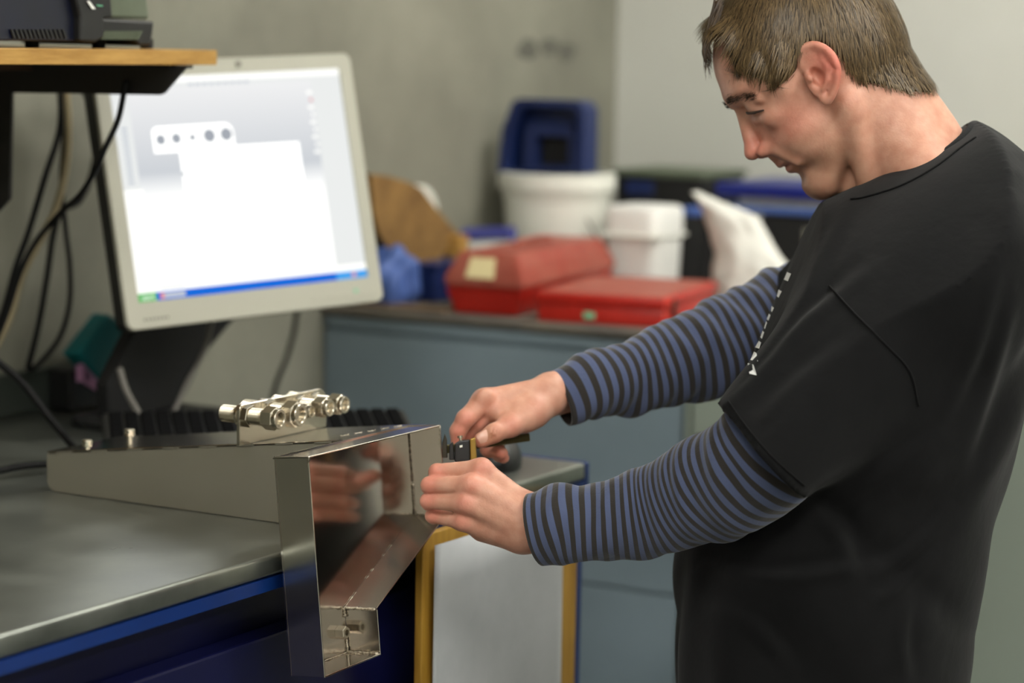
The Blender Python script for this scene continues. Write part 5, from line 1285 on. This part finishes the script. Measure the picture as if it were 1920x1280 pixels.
# striped sleeves as wrinkled tubes with the stripe count along the arm
def arm_sleeve(name, path, seed, per):
    P0 = [K(*p[:3]) for p in path]; R0 = [p[3] * p[2] / F for p in path]
    n = 130; S = 56; cs = smooth_path(P0, 14); rr_ = np.interp(np.linspace(0, 1, len(cs)), np.linspace(0, 1, len(R0)), R0)
    cs = np.array(cs); L_ = np.concatenate([[0], np.cumsum(np.linalg.norm(np.diff(cs, axis=0), axis=1))]); s_ = np.linspace(0, L_[-1], n)
    c_ = np.stack([np.interp(s_, L_, cs[:, i]) for i in range(3)], 1); r_ = np.interp(s_, L_, rr_)
    r2_ = np.random.RandomState(seed); ph = r2_.uniform(0, 6.28, 8); VV = []; AL = []
    for i in range(n):
        tg = unit(c_[min(i + 1, n - 1)] - c_[max(i - 1, 0)]); z = unit(np.array([0, 0, 1.]) - tg * tg[2]); y = np.cross(z, tg)
        for j in range(S):
            a = 2 * math.pi * j / S; s1 = s_[i]
            w = .030 * math.sin(s1 * 150 + 2.2 * math.sin(a * 2 + ph[0]) + ph[1]) * (.5 + .5 * math.sin(a + ph[2] + s1 * 18)) + .030 * math.sin(s1 * 75 + 1.7 * math.sin(a + ph[3]) + a * 2) + .02 * math.sin(s1 * 260 + 3 * math.sin(a + ph[5])) * (.5 + .5 * math.sin(2 * a + ph[4]))
            w *= min(1, .3 + s1 / .04) * (1 + 1.3 * math.exp(-(s1 / .08) ** 2))
            rad = r_[i] * (1 + w)
            sh_ = .006 * math.sin(a + ph[6]) * math.sin(s1 * 22)
            VV.append(c_[i] + y * math.cos(a) * rad + z * math.sin(a) * rad * .86 + tg * sh_); AL.append(s1 / per + .35 * math.sin(a + ph[7]) * math.sin(s1 * 40))
    # turned-in hem at the cuff
    VV = np.array(VV); tg0 = unit(c_[1] - c_[0]); hemo = []
    for (sc_, dx) in ((.955, .0), (.94, .012), (.90, .03)):
        hemo.append(c_[0] + (VV[:S] - c_[0]) * sc_ + tg0 * dx)
    VV = np.concatenate([np.concatenate(hemo[::-1]), VV]); AL = np.concatenate([np.full(S * 3, .2), AL]); rows = n + 3
    i0 = np.arange(rows - 1)[:, None] * S; j0 = np.arange(S)[None]; j1 = (j0 + 1) % S
    QQ = np.stack([i0 + j0, i0 + j1, i0 + S + j1, i0 + S + j0], -1).reshape(-1, 4)
    o = np_mesh(name, toworld(VV), QQ, 'striped_knit', person)
    o.data.attributes.new('along', 'FLOAT', 'POINT').data.foreach_set('value', np.asarray(AL, np.float32)); o['label'] = 'navy and dark brown striped knit sleeve'; return o
arm_sleeve('striped_sleeve', [(1004, 992, 2.468, 70), (1060, 982, 2.458, 72), (1140, 975, 2.45, 76), (1220, 958, 2.44, 85), (1290, 932, 2.42, 95), (1355, 906, 2.395, 106), (1420, 868, 2.37, 110), (1475, 808, 2.358, 100), (1560, 720, 2.375, 92)], 3, .0104)
arm_sleeve('striped_sleeve', [(1049, 748, 2.635, 53), (1100, 727, 2.645, 62), (1200, 702, 2.665, 71), (1300, 668, 2.69, 86), (1390, 636, 2.715, 95), (1470, 600, 2.735, 98), (1560, 560, 2.75, 95)], 11, .0128)

# print on the chest: a row of pale letter strokes laid on the cloth
from mathutils.bvhtree import BVHTree
bv = BVHTree.FromPolygons([Vector(v) for v in toworld(Vs)], Qs.tolist())
def chest(x, y):
    for k in range(14):
        hit = bv.ray_cast(V3(CC), V3(unit(ray(x + k * 3, y))))
        if hit[0] is not None: return np.array(hit[0]) + np.array(hit[1]) * .0008
    return None
b = bm_new()
for (x, y, w, h, sk) in ((1475, 519, 5, 9, 3), (1459, 551, 4, 8, 3), (1444, 580, 5, 6, 2), (1436, 595, 6, 7, 2), (1428, 610, 7, 8, 2), (1421, 628, 8, 8, 2), (1414, 647, 9, 8, 2), (1408, 669, 9, 10, -1), (1404, 693, 9, 12, -3)):
    w = w * 1.5; h = h * .95; x = x - 1
    q = [chest(x + sk, y - h), chest(x + w + sk, y - h + 3), chest(x + w - sk, y + h), chest(x - sk, y + h - 3)]
    if all(p is not None for p in q): b.faces.new([b.verts.new(V3(p)) for p in q])
obj('chest_print', b, 'print_white', shirt)

def stitched(pxs, name, r_=.0011):
    pts = [chest(x, y) for x, y in smooth_path(pxs, 6)]; pts = [p for p in pts if p is not None]
    b = bm_new(); add_tube(b, pts, r_, 6, 0); obj(name, b, 'neckband', shirt, smooth=True)
stitched([np.array(q) for q in ((1556, 537), (1600, 585), (1655, 640), (1705, 695), (1722, 760))], 'armhole_seam')
stitched([np.array(q) for q in ((1830, 258), (1806, 274), (1750, 316), (1688, 349), (1622, 370), (1596, 374))], 'collar_stitch')
stitched([np.array(q) for q in ((1366, 752), (1400, 800), (1450, 858), (1508, 910))], 'hem_stitch', .0008)
# trousers and shoes
b = bm_new()
def loft(rings, b):
    rs_ = [[b.verts.new(V3(p)) for p in r] for r in rings]
    for a, c in zip(rs_, rs_[1:]):
        n = len(a)
        for k in range(n): b.faces.new((a[k], a[(k + 1) % n], c[(k + 1) % n], c[k]))
    b.faces.new(rs_[0]); b.faces.new(rs_[-1][::-1])
hipw = toworld(K(1540, 1380, HD))
xr = np.array([CR[0], CR[1], 0]); xr = unit(xr); zr = unit(np.array([-CF[0], -CF[1], 0]))
for s in (-1, 1):
    rings = []
    for z, cxo, rx_, ry_, sp2 in ((hipw[2] + .06, 0, .135, .10, .085), (hipw[2] - .05, 0, .125, .095, .09), (hipw[2] * .75, -.01, .10, .09, .092), (hipw[2] * .47, -.03, .075, .075, .095), (hipw[2] * .25, -.01, .068, .07, .098), (.05, .015, .062, .062, .10)):
        c = np.array([hipw[0], hipw[1], z]) + xr * cxo + zr * sp2 * s
        rings.append([c + xr * rx_ * math.cos(a) + zr * ry_ * math.sin(a) for a in np.linspace(0, 2 * math.pi, 28, endpoint=False)])
    loft(rings, b)
obj('trousers', b, 'trousers', person, smooth=True)
for s in (-1, 1):
    b = bm_new(); c = np.array([hipw[0], hipw[1], 0]) + xr * .015 + zr * .10 * s; rings = []
    for z, sc_ in ((0.0, 1.0), (.02, 1.02), (.045, .96), (.075, .72), (.095, .5)):
        rings.append([c - xr * (.055 * (1 - max(0, z - .045) * 14)) + np.array([0, 0, z]) + xr * .145 * sc_ * math.cos(a) * (1 if z < .05 else .72) + zr * .05 * (.6 + .4 * sc_) * math.sin(a) + (xr * .05 if z >= .05 else 0) for a in np.linspace(0, 2 * math.pi, 28, endpoint=False)])
    loft(rings, b); obj('shoe', b, 'shoe', person, smooth=True)
